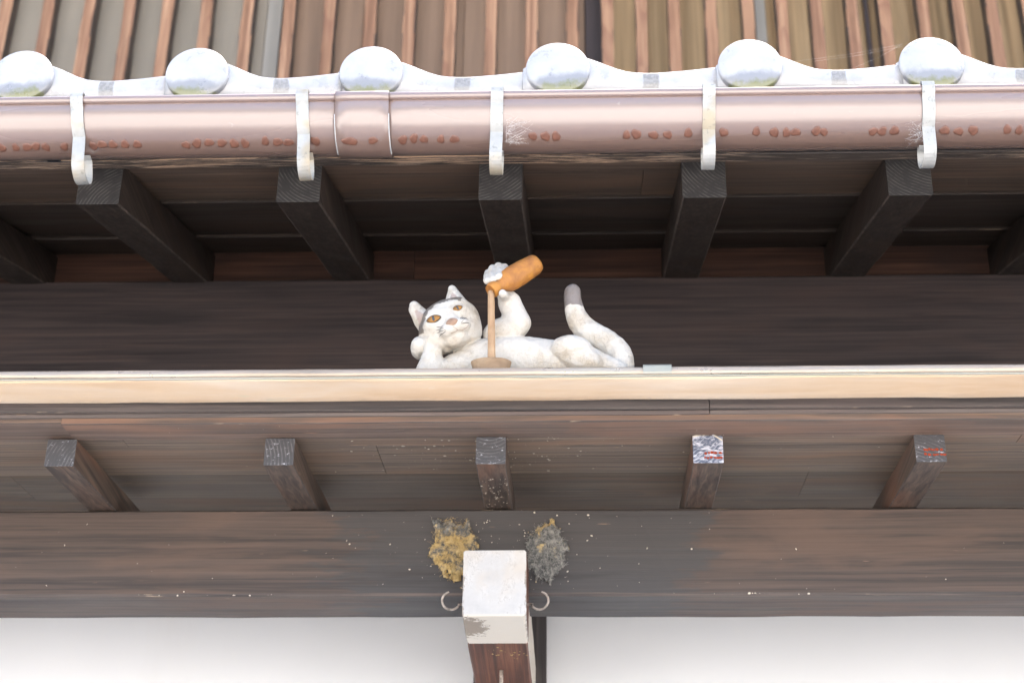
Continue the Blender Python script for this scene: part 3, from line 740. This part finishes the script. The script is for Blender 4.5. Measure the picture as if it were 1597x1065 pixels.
BX = [(-1.33, 2.995, 0), (-1.03, 2.995, 0)] + BX + [(0.80, 3.005, 0), (1.10, 3.005, 0)]
for x, zb, ry in BX:
    o = link('gutter_bracket', bracket_mesh(zb + 0.011 - GZ), gt, Vector((x, GY, GZ)) - GL); o.rotation_euler = (0, -ry * 3, 0)
# rust brown drips hanging along the underside
DX = [-0.8416, -0.8217, -0.8046, -0.7914, -0.7772, -0.7498, -0.7073, -0.694, -0.678, -0.6601, -0.6422, -0.5707, -0.5547, -0.5369, -0.5181, -0.5003, -0.4844, -0.4544, -0.4366, -0.4207, -0.3815, -0.3311, -0.2975, -0.2547, -0.2385, -0.2241, -0.1994, -0.1799, -0.0665, -0.0484, -0.0333, 0.0681, 0.0819, 0.1068, 0.127, 0.1563, 0.2068, 0.2534, 0.279, 0.2964, 0.3092, 0.3384, 0.3493, 0.4195, 0.4322, 0.4495, 0.5207, 0.5407, 0.561, 0.609, 0.6259]
rr = random.Random(31)
for x in DX:
    ang = float(np.interp(x, [-.84, -.57, -.33, -.05, .16, .34, .54, .63], [-73, -71.5, -68, -66, -63.5, -62.5, -64, -65])) + rr.uniform(-2, 2)
    R = GR + (0.0032 if -0.351 < x < -0.2735 else 0.0004); w = rr.uniform(0.0058, 0.0076) * (1.6 if abs(x + 0.3311) < .001 else 1); h = rr.uniform(0.0068, 0.0088); ph = rr.random() * 6
    V = []; F = []; n = 16
    for q, (k, up) in enumerate(((1.0, -0.0006), (0.93, 0.0005), (0.7, 0.0009), (0.35, 0.0011))):
        for j in range(n):
            t = 2 * math.pi * j / n
            rad = k * (1 + 0.10 * math.sin(2 * t + ph) + 0.09 * math.sin(3 * t + ph * 2) + 0.05 * math.sin(5 * t + ph * 3))
            u = w * rad * math.cos(t); v = h * rad * math.sin(t)
            a = math.radians(ang) + v / R; rr_ = R + up
            V.append((u, -rr_ * math.cos(a), rr_ * math.sin(a)))
    for q in range(3):
        for j in range(n): F.append((q * n + j, q * n + (j + 1) % n, (q + 1) * n + (j + 1) % n, (q + 1) * n + j))
    F.append(tuple(range(3 * n, 4 * n)))
    link('drip_mark', mesh('drip_mark', V, F, M_drop, True), gt, (x - GL[0], 0, 0))

# ------------------------------------------------------------------ cable and clips under the gutter
pts = [(0.036 + (X1 - 0.036) * k / 60, 2.121, 3.0778 - 0.0016 * math.sin(k * 0.5) * (k % 7 == 0) - 0.0003 * k / 60) for k in range(61)]
V, F = tube(pts, 0.0040, 10); cb = link('cable', mesh('cable', [Vector(p) - Vector((0.036, 2.121, 3.078)) for p in V], F, M_black, True), None, (0.036, 2.121, 3.078))
tag(cb, 'thin black cable running under the right half of the gutter', 'cable')
def clip(x, z, label):
    e = empty('cable_clip', (x, 2.113, z), label, 'cable clip', 'cable clips under the gutter')
    V, F, I = sweep(rectprof(-0.0045, 0.006, -0.0055, 0.0055, 0.0015), lin(-0.0095, 0.0095, 4), 'x'); link('clip_body', mesh('clip_body', V, F, M_black), e)
    V, F = lathe([(0.0040, 0.0), (0.0045, 0.001), (0.0040, 0.0024), (0.002, 0.0030), (0.0004, 0.0031)], 14, (0, -0.8, -0.55), (0, -0.0048, -0.0015)); link('screw_head', mesh('screw_head', V, F, M_screw, True), e)
clip(0.0395, 3.0758, 'black cable clip with round white screw at the cable end near the middle')
clip(-0.7805, 3.0735, 'black cable clip with white screw beside the leftmost gutter bracket')

# ------------------------------------------------------------------ cobwebs
def web(name, loc, n, spread, label, sd, dirx):
    r = random.Random(sd); parts = []
    for _ in range(n):
        a = Vector((r.uniform(-.002, .004) * dirx, r.uniform(-.004, .004), r.uniform(-.028, .016)))
        b = a + Vector((dirx * r.uniform(0.005, spread), r.uniform(-.006, .006), r.gauss(0.006, 0.014)))
        c = (a + b) / 2 + Vector((r.uniform(-.003, .003), -r.uniform(0, .003), r.uniform(-.004, .002)))
        parts.append(tube([a, c, b], r.choice((0.00005, 0.00007, 0.00011)), 3, cap=False))
        for _ in range(2):
            q = a.lerp(b, r.random()); parts.append(tube([q, q + Vector((r.uniform(-.004, .004), r.uniform(-.002, .002), r.uniform(-.005, .005)))], 0.00008, 3, cap=False))
    V, F = join(parts); o = link('cobweb', mesh('cobweb', V, F, M_web), None, loc); tag(o, label, 'cobweb', 'cobwebs on the gutter brackets', 'stuff')
web('cobweb', (-0.103, 2.040, 3.066), 42, 0.034, 'dusty cobweb on the middle gutter bracket', 3, 1)
web('cobweb', (0.487, 2.045, 3.066), 24, 0.03, 'dusty cobweb on the rightmost gutter bracket', 9, -1)
parts = []
r = random.Random(5)
for k in range(3):
    a = Vector((-r.uniform(0.05, 0.15), 0.0, r.uniform(-0.035, 0.01))); b = Vector((0.02, 0, r.uniform(0.0, 0.03)))
    parts.append(tube([a, (a + b) / 2 + Vector((0, 0, -0.003)), b], 0.00007, 3, cap=False))
V, F = join(parts); o = link('cobweb', mesh('cobweb', V, F, M_web), None, (0.462, 2.085, 3.212)); tag(o, 'fine spider threads at the rightmost round tile cap', 'cobweb', None, 'stuff')

# ------------------------------------------------------------------ lattice window of the upper storey
lw = empty('lattice_window', (-0.2, 3.9, 3.7), 'red brown vertical slat lattice over a window above the tiles', 'lattice window')
WL = lw.location
SX = [-1.656, -1.5317, -1.4106, -1.2938, -1.1823, -1.0691, -0.9484, -0.8287, -0.7127, -0.595, -0.4822, -0.366, -0.2491, -0.1333, -0.0177, 0.0816, 0.1778, 0.2703, 0.3748, 0.4791, 0.5742, 0.6717, 0.7722, 0.8627, 0.9698, 1.0692, 1.1635]
SX = [SX[0] - 0.12 * k for k in (5, 4, 3, 2, 1)] + SX + [SX[-1] + 0.1 * k for k in range(1, 8)]
V, F, I = sweep(rectprof(-0.0168, 0.0168, 0, 0.046, 0.0015), lin(0, 1.55, 24), 'z', jit=0.0022, seed=1)
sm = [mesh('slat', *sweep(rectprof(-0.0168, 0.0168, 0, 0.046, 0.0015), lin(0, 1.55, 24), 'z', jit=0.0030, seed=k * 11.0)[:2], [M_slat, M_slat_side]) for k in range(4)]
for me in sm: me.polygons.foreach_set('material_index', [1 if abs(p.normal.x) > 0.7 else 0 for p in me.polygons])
rr = random.Random(17)
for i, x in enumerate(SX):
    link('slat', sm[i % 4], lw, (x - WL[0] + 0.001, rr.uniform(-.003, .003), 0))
def wbox(name, x0, x1, y0, y1, mat, z0=3.7, z1=5.25):
    V, F, I = sweep(rectprof(x0 - WL[0], x1 - WL[0], y0 - WL[1], y1 - WL[1], 0.001), lin(z0 - WL[2], z1 - WL[2], 10), 'z', jit=0.0008, seed=x0 * 7)
    return link(name, mesh(name, V, F, mat), lw)
wbox('grey_panel', -3.0, -0.902, 3.955, 4.01, M_pan_grey)
wbox('sash_stile', -0.900, -0.858, 3.947, 4.01, M_glassy)
wbox('brown_board', -0.856, -0.62, 3.955, 4.01, M_pan_brn); wbox('brown_board', -0.618, -0.33, 3.957, 4.01, M_pan_brn); wbox('brown_board', -0.328, 0.018, 3.955, 4.01, M_pan_brn)
wbox('shadowed_post', 0.020, 0.066, 3.946, 4.01, M_dark)  # dark strip, the post's shadow in the gap put into its colour
V = []; F = []
n = 160
for i in range(n + 1):
    x = 0.068 + (2.3 - 0.068) * i / n; y = 3.972 + 0.012 * math.sin(x * 46 + 1.5 * fbm(x * 3)) + 0.005 * math.sin(x * 113)
    for z in (3.7, 4.3, 5.25): V.append((x - WL[0], y - WL[1] + 0.004 * fbm(x * 4, z), z - WL[2]))
for i in range(n):
    for k in range(2): F.append((i * 3 + k, i * 3 + 3 + k, i * 3 + 4 + k, i * 3 + 1 + k))
link('curtain', mesh('curtain', V, F, M_curt, True, recalc=False), lw)
wbox('sash_stile', 0.505, 0.535, 3.944, 3.955, M_glassy); wbox('sash_stile', 0.815, 0.828, 3.944, 3.955, M_dark)
wbox('backing_wall', -3.0, 2.6, 4.03, 4.08, M_dark)
V, F, I = sweep(rectprof(3.885 - WL[1], 4.01 - WL[1], 3.62 - WL[2], 3.71 - WL[2], 0.004), lin(-3 - WL[0], 2.6 - WL[0], 30), 'x', jit=0.001); link('sill_rail', mesh('sill_rail', V, F, M_slat), lw)

# ---- cat statue: carved from one signed distance field
def sdf_eval(P, prims):
    """P (n,3); smooth union of tapered capsules and rotated ellipsoids -> distance, colour tag"""
    d = None; tag = None; D = None; T = None; K = 0.004
    for kind, a, b, ra, rb, k, col in prims:
        if kind == 'grp':                       # close the group so far, start the next one
            if d is not None:
                if D is None: D, T = d, tag
                else:
                    T = np.where(d < D, tag, T); h = np.clip(.5 + .5 * (D - d) / K, 0, 1); D = D * (1 - h) + d * h - K * h * (1 - h)
            d = None; K = k; continue
        if kind == 'cap' or kind == 'sub':
            a_ = np.array(a); b_ = np.array(b); ba = b_ - a_
            t = np.clip(((P - a_) @ ba) / (ba @ ba), 0, 1)
            q = P - a_ - t[:, None] * ba
            di = np.sqrt((q * q).sum(1)) - (ra + (rb - ra) * t)
        else:                                   # ellipsoid: a centre, b radii, ra rotation about Y, rb rotation about Z
            q = P - np.array(a); c, s = math.cos(ra), math.sin(ra)
            x = q[:, 0] * c + q[:, 2] * s; z = -q[:, 0] * s + q[:, 2] * c; y = q[:, 1]
            c, s = math.cos(rb), math.sin(rb)
            x, y = x * c + y * s, -x * s + y * c
            r = np.array(b); q = np.stack([x, y, z], 1)
            k0 = np.sqrt(((q / r) ** 2).sum(1)); k1 = np.sqrt(((q / (r * r)) ** 2).sum(1)) + 1e-9
            di = k0 * (k0 - 1) / k1
        if d is None:
            d = di; tag = np.full(len(P), col)
        elif kind in ('sub', 'sube'):
            h = np.clip(.5 - .5 * (d + di) / k, 0, 1)
            tag = np.where(-di > d - .0006, col, tag)
            d = d * (1 - h) - di * h + k * h * (1 - h)
        else:
            tag = np.where(di < d, col, tag)
            h = np.clip(.5 + .5 * (d - di) / k, 0, 1)
            d = d * (1 - h) + di * h - k * h * (1 - h)
    if D is not None:
        T = np.where(d < D, tag, T); h = np.clip(.5 + .5 * (D - d) / K, 0, 1); d = D * (1 - h) + d * h - K * h * (1 - h); tag = T
    return d, tag

def surface_net(lo, hi, h, prims):
    n = np.ceil((np.array(hi) - np.array(lo)) / h).astype(int) + 1
    ax = [lo[i] + h * np.arange(n[i]) for i in range(3)]
    F = np.full(n, 1.0)
    B = 6                                        # coarse blocks first, then only the blocks near the surface
    nb = (n + B - 1) // B
    cg = np.stack(np.meshgrid(*[lo[i] + h * (B * np.arange(nb[i]) + (B - 1) / 2) for i in range(3)], indexing='ij'), -1).reshape(-1, 3)
    cd = sdf_eval(cg, prims)[0].reshape(nb)
    for bi, bj, bk in np.argwhere(np.abs(cd) >= B * h * 1.3):
        F[bi * B:bi * B + B, bj * B:bj * B + B, bk * B:bk * B + B] = cd[bi, bj, bk]
    near = np.kron(np.abs(cd) < B * h * 1.3, np.ones((B, B, B), bool))[:n[0], :n[1], :n[2]]
    ii = np.argwhere(near)
    for s0 in range(0, len(ii), 200000):
        q = ii[s0:s0 + 200000]
        F[q[:, 0], q[:, 1], q[:, 2]] = sdf_eval(np.array(lo) + h * q, prims)[0]
    S = F < 0
    c = n - 1
    acc = np.zeros((*c, 3)); cnt = np.zeros(c)
    for axi in range(3):
        o = [a for a in range(3) if a != axi]
        sl0 = [slice(None)] * 3; sl1 = [slice(None)] * 3; sl0[axi] = slice(0, -1); sl1[axi] = slice(1, None)
        f0, f1 = F[tuple(sl0)], F[tuple(sl1)]
        cr = (f0 < 0) != (f1 < 0)
        t = np.where(cr, f0 / np.where(cr, f0 - f1, 1), 0)
        for da in (0, 1):
            for db in (0, 1):
                s = [slice(None)] * 3; s[o[0]] = slice(da, da + c[o[0]]); s[o[1]] = slice(db, db + c[o[1]])
                m = cr[tuple(s)]; tt = t[tuple(s)]
                acc[..., axi] += np.where(m, tt, 0); acc[..., o[0]] += m * da; acc[..., o[1]] += m * db
                cnt += m
    act = cnt > 0
    idx = -np.ones(c, int); idx[act] = np.arange(act.sum())
    ijk = np.argwhere(act)
    V = np.array(lo) + h * (ijk + acc[act] / cnt[act][:, None])
    faces = []
    for axi in range(3):
        o = [(axi + 1) % 3, (axi + 2) % 3]
        sl0 = [slice(1, -1)] * 3; sl1 = [slice(1, -1)] * 3; sl0[axi] = slice(0, -1); sl1[axi] = slice(1, None)
        s0, s1 = S[tuple(sl0)], S[tuple(sl1)]
        e = np.argwhere(s0 != s1)
        if not len(e): continue
        e[:, o[0]] += 1; e[:, o[1]] += 1
        def cell(d0, d1):
            q = e.copy(); q[:, o[0]] -= d0; q[:, o[1]] -= d1
            return idx[q[:, 0], q[:, 1], q[:, 2]]
        quad = np.stack([cell(1, 1), cell(0, 1), cell(0, 0), cell(1, 0)], 1)
        flip = ~S[e[:, 0], e[:, 1], e[:, 2]]
        quad[flip] = quad[flip][:, ::-1]
        faces.append(quad)
    return V, np.concatenate(faces)

CAT = [
    ('ell', (-0.0939, -0.006, 0.0886), (0.0445, 0.0386, 0.0375), 0.419, 0.0, 0.008, 0),
    ('ell', (-0.1083, -0.01, 0.0668), (0.0234, 0.0223, 0.0199), 0.419, 0.0, 0.012, 0),
    ('ell', (-0.0703, -0.01, 0.075), (0.0215, 0.0223, 0.0199), 0.419, 0.0, 0.012, 0),
    ('ell', (-0.0818, -0.026, 0.0572), (0.0169, 0.0136, 0.0108), 0.349, 0.0, 0.006, 0),
    ('ell', (-0.0909, -0.038, 0.0635), (0.0141, 0.0141, 0.0098), 0.419, 0.0, 0.004, 0),
    ('ell', (-0.0757, -0.038, 0.07), (0.0136, 0.0141, 0.0098), 0.419, 0.0, 0.0035, 0),
    ('cap', (-0.0944, -0.03, 0.0986), (-0.0872, -0.046, 0.0728), 0.008, 0.007, 0.008, 0),
    ('ell', (-0.1119, -0.03, 0.0912), (0.0176, 0.008, 0.0098), 0.244, 0.0, 0.006, 0),
    ('ell', (-0.0831, -0.028, 0.1099), (0.0145, 0.008, 0.0098), 0.524, 0.0, 0.006, 0),
    ('ell', (-0.113, -0.033, 0.0761), (0.0145, 0.008, 0.008), 0.244, 0.0, 0.008, 0),
    ('ell', (-0.0789, -0.031, 0.0925), (0.0126, 0.008, 0.008), 0.524, 0.0, 0.008, 0),
    ('cap', (-0.1304, 0.004, 0.1032), (-0.1462, 0.002, 0.1269), 0.0136, 0.0063, 0.004, 3),
    ('cap', (-0.1308, 0.004, 0.0937), (-0.1473, 0.002, 0.1187), 0.0098, 0.0061, 0.004, 3),
    ('cap', (-0.0889, 0.004, 0.1317), (-0.0928, 0.002, 0.1533), 0.0141, 0.0056, 0.004, 3),
    ('cap', (-0.0822, 0.004, 0.133), (-0.091, 0.002, 0.1499), 0.0098, 0.0056, 0.004, 3),
    ('sub', (-0.1311, -0.014, 0.0912), (-0.1457, -0.01, 0.1176), 0.0098, 0.0033, 0.0015, 2),
    ('sub', (-0.0865, -0.014, 0.1226), (-0.0911, -0.01, 0.1415), 0.0098, 0.0028, 0.0015, 2),
    ('grp', (0, 0, 0), (0, 0, 0), 0, 0, 0.0022, 0),
    ('cap', (-0.0519, 0.014, 0.0351), (0.0706, 0.012, 0.0357), 0.0304, 0.0351, 0.01, 0),
    ('cap', (-0.084, 0.004, 0.0234), (-0.0423, 0.008, 0.0385), 0.0234, 0.0293, 0.012, 0),
    ('ell', (-0.0049, 0.012, 0.0497), (0.0609, 0.0351, 0.0246), 0.0, 0.0, 0.012, 0),
    ('cap', (-0.0744, 0.022, 0.0623), (-0.0567, 0.012, 0.0434), 0.0199, 0.0269, 0.01, 0),
    ('grp', (0, 0, 0), (0, 0, 0), 0, 0, 0.0025, 0),
    ('cap', (-0.1191, -0.01, 0.0158), (-0.1146, -0.018, 0.0411), 0.0187, 0.0122, 0.006, 0),
    ('cap', (-0.1146, -0.018, 0.0411), (-0.1201, -0.022, 0.0536), 0.0117, 0.0094, 0.004, 0),
    ('cap', (-0.1111, -0.008, 0.0173), (-0.0882, -0.002, 0.0203), 0.0145, 0.0164, 0.008, 0),
    ('ell', (-0.1342, -0.008, 0.0526), (0.0126, 0.0206, 0.0145), -0.244, 0.0, 0.0018, 0),
    ('cap', (-0.1276, -0.012, 0.0618), (-0.1134, -0.024, 0.0525), 0.008, 0.007, 0.002, 0),
    ('grp', (0, 0, 0), (0, 0, 0), 0, 0, 0.0022, 0),
    ('ell', (-0.018, 0.004, 0.0831), (0.0304, 0.0258, 0.0192), 0.244, 0.0, 0.006, 0),
    ('cap', (-0.0093, -0.004, 0.08), (0.0014, -0.01, 0.0895), 0.0201, 0.0183, 0.007, 0),
    ('cap', (0.0014, -0.01, 0.0914), (-0.0094, -0.016, 0.1194), 0.0178, 0.0155, 0.005, 0),
    ('cap', (-0.0094, -0.016, 0.1194), (-0.0177, -0.02, 0.1336), 0.015, 0.0108, 0.004, 0),
    ('cap', (-0.0217, -0.014, 0.144), (-0.0276, -0.01, 0.1714), 0.0108, 0.0122, 0.004, 0),
    ('grp', (0, 0, 0), (0, 0, 0), 0, 0, 0.0006, 0),
    ('cap', (-0.0407, -0.014, 0.1683), (-0.0396, -0.044, 0.1383), 0.0063, 0.0054, 0.0005, 0),
    ('grp', (0, 0, 0), (0, 0, 0), 0, 0, 0.0006, 0),
    ('cap', (-0.0336, -0.016, 0.1743), (-0.0319, -0.047, 0.1392), 0.0066, 0.0056, 0.0005, 0),
    ('grp', (0, 0, 0), (0, 0, 0), 0, 0, 0.0006, 0),
    ('cap', (-0.0253, -0.018, 0.1764), (-0.0231, -0.047, 0.1435), 0.0066, 0.0056, 0.0005, 0),
    ('grp', (0, 0, 0), (0, 0, 0), 0, 0, 0.0006, 0),
    ('cap', (-0.0177, -0.018, 0.1757), (-0.0147, -0.045, 0.1484), 0.0063, 0.0054, 0.0005, 0),
    ('grp', (0, 0, 0), (0, 0, 0), 0, 0, 0.002, 0),
    ('cap', (-0.0131, -0.028, 0.1201), (-0.0178, -0.05, 0.1144), 0.0066, 0.0056, 0.003, 0),
    ('grp', (0, 0, 0), (0, 0, 0), 0, 0, 0.0016, 0),
    ('ell', (0.0779, -0.018, 0.0408), (0.0304, 0.0276, 0.0199), -0.14, 0.0, 0.005, 0),
    ('ell', (0.0918, -0.018, 0.0257), (0.0293, 0.0178, 0.0187), -0.262, 0.0, 0.006, 0),
    ('cap', (0.0872, -0.004, 0.0443), (0.1451, -0.006, 0.0158), 0.0169, 0.0098, 0.005, 0),
    ('cap', (0.1057, -0.006, 0.0311), (0.1404, -0.008, 0.0148), 0.0145, 0.0126, 0.006, 0),
    ('grp', (0, 0, 0), (0, 0, 0), 0, 0, 0.0016, 0),
    ('cap', (0.1443, 0.012, 0.0253), (0.1446, 0.012, 0.0326), 0.0192, 0.0192, 0.002, 0),
    ('cap', (0.1446, 0.012, 0.0326), (0.1439, 0.012, 0.0423), 0.0192, 0.0192, 0.002, 0),
    ('cap', (0.1439, 0.012, 0.0423), (0.1411, 0.012, 0.0513), 0.0192, 0.019, 0.002, 0),
    ('cap', (0.1411, 0.012, 0.0513), (0.1362, 0.012, 0.06), 0.019, 0.0187, 0.002, 0),
    ('cap', (0.1362, 0.012, 0.06), (0.1284, 0.012, 0.0674), 0.0187, 0.0183, 0.002, 0),
    ('cap', (0.1284, 0.012, 0.0674), (0.1192, 0.012, 0.0741), 0.0183, 0.0178, 0.002, 0),
    ('cap', (0.1192, 0.012, 0.0741), (0.1099, 0.012, 0.0804), 0.0178, 0.0175, 0.002, 0),
    ('cap', (0.1099, 0.012, 0.0804), (0.1011, 0.012, 0.0867), 0.0175, 0.0171, 0.002, 0),
    ('cap', (0.1011, 0.012, 0.0867), (0.0943, 0.0121, 0.0942), 0.0171, 0.0165, 0.002, 0),
    ('cap', (0.0943, 0.0121, 0.0942), (0.0889, 0.012, 0.1021), 0.0165, 0.0157, 0.002, 0),
    ('cap', (0.0889, 0.012, 0.1021), (0.085, 0.0112, 0.1102), 0.0157, 0.0148, 0.002, 0),
    ('cap', (0.085, 0.0112, 0.1102), (0.0823, 0.01, 0.1183), 0.0148, 0.0138, 0.002, 0),
    ('cap', (0.0823, 0.01, 0.1183), (0.0806, 0.0081, 0.1263), 0.0138, 0.0129, 0.002, 0),
    ('cap', (0.0806, 0.0081, 0.1263), (0.0796, 0.006, 0.1339), 0.0129, 0.0122, 0.002, 0),
    ('cap', (0.0796, 0.006, 0.1339), (0.079, 0.0042, 0.1413), 0.0122, 0.0117, 0.002, 0),
    ('cap', (0.079, 0.0042, 0.1413), (0.0787, 0.003, 0.1468), 0.0117, 0.0115, 0.002, 0),
]
HEADC = (-0.0939, -0.006, 0.0886)

CO = Vector((-0.09, 2.135, 2.702))
cat = empty('cat_statue', CO, 'white wooden cat statue lying on the canopy, cheek on one paw, pouring from a bottle', 'cat statue')
V, F = surface_net((-0.175, -0.085, -0.008), (0.195, 0.075, 0.195), 0.0013, CAT)
_, tg = sdf_eval(V, CAT)
keep_low = V[:, 2] < 0.0
V[keep_low, 2] = 0.0005                                              # flat where it lies on the sheet
V = V + np.array([(0.0007 * fbm(p[0] * 55, p[1] * 55, p[2] * 55), 0.0007 * fbm(p[0] * 55 + 9, p[1] * 55, p[2] * 55), 0.0007 * fbm(p[0] * 55, p[1] * 55 + 9, p[2] * 55)) for p in V])
me = mesh('cat_body', V.tolist(), F.tolist(), M_cat, True, recalc=False)
white = np.array((0.575, 0.54, 0.485)); grey = np.array((0.17, 0.148, 0.128)); tailc = np.array((0.20, 0.175, 0.165)); pink = np.array((0.44, 0.36, 0.325))
colr = np.tile(white, (len(V), 1))
rs = np.random.RandomState(1)
nz = np.array([fbm(p[0] * 140, p[1] * 140, p[2] * 140) for p in V])
colr[(V[:, 0] > 0.055) & (V[:, 2] > 0.1225 + 0.0012 * nz)] = tailc; colr[tg == 2] = pink
hc = np.array(HEADC); th = math.radians(24); q = V - hc
xr = q[:, 0] * math.cos(th) + q[:, 2] * math.sin(th); zu_ = -q[:, 0] * math.sin(th) + q[:, 2] * math.cos(th)
sc_ = -0.48 * q[:, 1] + 0.877 * zu_
capm = (tg == 0) & (V[:, 0] < -0.045) & (np.hypot(xr, zu_) < 0.060) & ((xr / 0.046) ** 2 + (sc_ / 0.0395) ** 2 + 0.08 * nz > 0.76) & (sc_ > np.where(xr < 0, 0.004 - 0.1 * (xr + 0.045), 0.004 + 0.9 * xr))
colr[capm] = grey
ca = me.color_attributes.new('paint', 'FLOAT_COLOR', 'POINT')
ca.data.foreach_set('color', np.concatenate([colr, np.ones((len(V), 1))], 1).astype(np.float32).ravel())
link('cat_body', me, cat)

def lens(p, n, up_dir, rx, rz, rise, mat, name, parent, lift=0.0, pointed=0.0, seg=28):
    p = Vector(p); n = Vector(n).normalized(); u = Vector(up_dir) - n * Vector(up_dir).dot(n); u.normalize(); v = n.cross(u)
    V, F = [], []
    for k, h in ((1.0, -0.0012), (1.0, 0.0), (0.75, rise * 0.55), (0.4, rise * 0.9), (0.05, rise)):
        for j in range(seg):
            t = 2 * math.pi * j / seg; c, s = math.cos(t), math.sin(t)
            s2 = s * (1 - pointed * abs(c) ** 2.0)
            V.append(p + u * (rx * k * c) + v * (rz * k * s2) + n * (h + lift))
    for q in range(4):
        for j in range(seg): F.append((q * seg + j, q * seg + (j + 1) % seg, (q + 1) * seg + (j + 1) % seg, (q + 1) * seg + j))
    F.append(tuple(range(4 * seg, 5 * seg)))
    return link(name, mesh(name, V, F, mat, True), parent)
LN, RN = (-0.20, -0.95, -0.10), (0.22, -0.95, -0.02)
LE, RE = Vector((-0.1130, -0.0432, 0.0792)), Vector((-0.0805, -0.0437, 0.0953))
for nm, P_, N_, ax, w in (('L', LE, LN, (0.97, 0, 0.22), 0.0096), ('R', RE, RN, (0.86, 0, 0.5), 0.0074)):
    lens(P_, N_, ax, w * 1.12, w * 0.62, 0.0008, M_line, 'eye_outline', cat, -0.0003, 0.35)
    ey = lens(P_, N_, ax, w * 1.0, w * 0.52, 0.0016, M_amber, 'eye', cat, 0.0001, 0.35)
    n = Vector(N_).normalized()
    lens(P_ + n * 0.0012, N_, ax, w * 0.25, w * 0.40, 0.0008, M_pupil, 'pupil', ey, 0, 0, 16)
lens((-0.0868, -0.0525, 0.0688), (0.04, -0.96, -0.22), (0.93, 0, 0.36), 0.0086, 0.0056, 0.0030, M_nose, 'nose', cat, 0.0, 0.25)
WK = [((-0.0983, -0.0496, 0.0634), (-0.109, -0.0393, 0.0677)), ((-0.0972, -0.0501, 0.06), (-0.1097, -0.0369, 0.0642)), ((-0.0953, -0.0495, 0.0577), (-0.1086, -0.035, 0.061)), ((-0.0949, -0.0486, 0.0566), (-0.1054, -0.0323, 0.0566)),
      ((-0.073, -0.0398, 0.0847), (-0.0756, -0.0518, 0.0726)), ((-0.068, -0.0371, 0.084), (-0.0746, -0.0521, 0.0698)), ((-0.0657, -0.0357, 0.0821), (-0.0741, -0.0516, 0.0679)), ((-0.0636, -0.0431, 0.0716), (-0.0746, -0.0511, 0.0666))]
HEADP = CAT[:11]
def proj(p):
    """push a point onto the carved surface"""
    p = np.array(p, float)
    for _ in range(5):
        d = sdf_eval(p[None], HEADP)[0][0]; e = 2e-4
        g = np.array([sdf_eval((p + v)[None], HEADP)[0][0] - sdf_eval((p - v)[None], HEADP)[0][0] for v in np.eye(3) * e]); g /= np.linalg.norm(g) + 1e-12
        p = p - g * d * 0.9
    return p + g * 0.00025
for a, b in WK:
    pts = [proj(np.array(a) + (np.array(b) - np.array(a)) * t + np.array((0, 0, 0.0008 * math.sin(t * 3.1)))) for t in np.linspace(0, 1, 7)]
    V, F = tube(pts, [0.0003, 0.00042, 0.00045, 0.00045, 0.0004, 0.00035, 0.0002], 6); link('whisker', mesh('whisker', V, F, M_line, True), cat)
for path in ([(-0.0866, -0.0501, 0.0631), (-0.0817, -0.047, 0.0621), (-0.079, -0.044, 0.0606)], [(-0.079, -0.044, 0.0606), (-0.0829, -0.0439, 0.0585), (-0.089, -0.044, 0.0575)], [(-0.0795, -0.0441, 0.0605), (-0.0738, -0.0427, 0.0623), (-0.0686, -0.0427, 0.0665), (-0.0663, -0.0429, 0.0701)]):
    pts = []
    for a, b in zip(path, path[1:]):
        pts += [proj(np.array(a) + (np.array(b) - np.array(a)) * t) for t in np.linspace(0, 1, 4)[:-1]]
    pts.append(proj(path[-1]))
    V, F = tube(pts, 0.0003, 5); link('mouth_line', mesh('mouth_line', V, F, M_nose, True), cat)

# ------------------------------------------------------------------ bottle, stream and cup
A = Vector((-0.1252, 2.089, 2.8225)); B = Vector((-0.0620, 2.111, 2.8803)); ax = (B - A); Lb = ax.length; ax.normalize()
bt = empty('sake_bottle', A, 'orange stained wooden bottle tipped in the raised paw of the cat', 'bottle')
bs = [(0.0060, 0.004), (0.0098, 0.000), (0.0112, 0.004), (0.0108, 0.010), (0.0086, 0.014), (0.0084, 0.0165), (0.0088, 0.0195), (0.0122, 0.025), (0.0158, 0.031), (0.0172, 0.042), (0.0168, 0.060), (0.0150, Lb - 0.004), (0.0136, Lb), (0.010, Lb + 0.0004)]
V, F = lathe(bs, 22, ax, (0, 0, 0))
V = [v + Vector((0.0006 * fbm(v.x * 90, v.y * 90, v.z * 90), 0.0006 * fbm(v.x * 90, v.y * 90, v.z * 90 + 7), 0.0006 * fbm(v.x * 90 + 5, v.y * 90, v.z * 90))) for v in V]
link('bottle_body', mesh('bottle_body', V, F, M_bot, True), bt)
sc = empty('sake_cup', (-0.1222, 2.094, 2.6965), 'shallow brown wooden cup with a carved stream falling into it', 'cup')
prf = [(0.0220, 0.0), (0.0240, 0.0015), (0.0262, 0.0100), (0.0276, 0.0150), (0.0278, 0.0172), (0.0266, 0.0180), (0.0200, 0.0150), (0.004, 0.014)]
V, F = lathe(prf, 28); V = [Vector((v.x, v.y * 0.5, v.z + 0.0004 * fbm(v.x * 60, v.y * 60))) for v in V]
link('bowl', mesh('bowl', V, F, M_cup, False), sc)
b0 = Vector((-0.1214 + 0.1222, -0.001, 0.013)); t0 = Vector((-0.1246 + 0.1222, 2.0885 - 2.094, 2.8215 - 2.6965)); t1 = Vector((-0.1238 + 0.1222, 2.0875 - 2.094, 2.815 - 2.6965))
pts = [b0] + [b0.lerp(t1, k / 8) for k in range(1, 8)] + [t1, t0]
V, F = tube(pts, [0.0064, 0.0056, 0.0053, 0.0052, 0.0051, 0.0050, 0.0049, 0.0049, 0.0048, 0.0040], 8)
link('stream', mesh('stream', V, F, M_strm), sc)
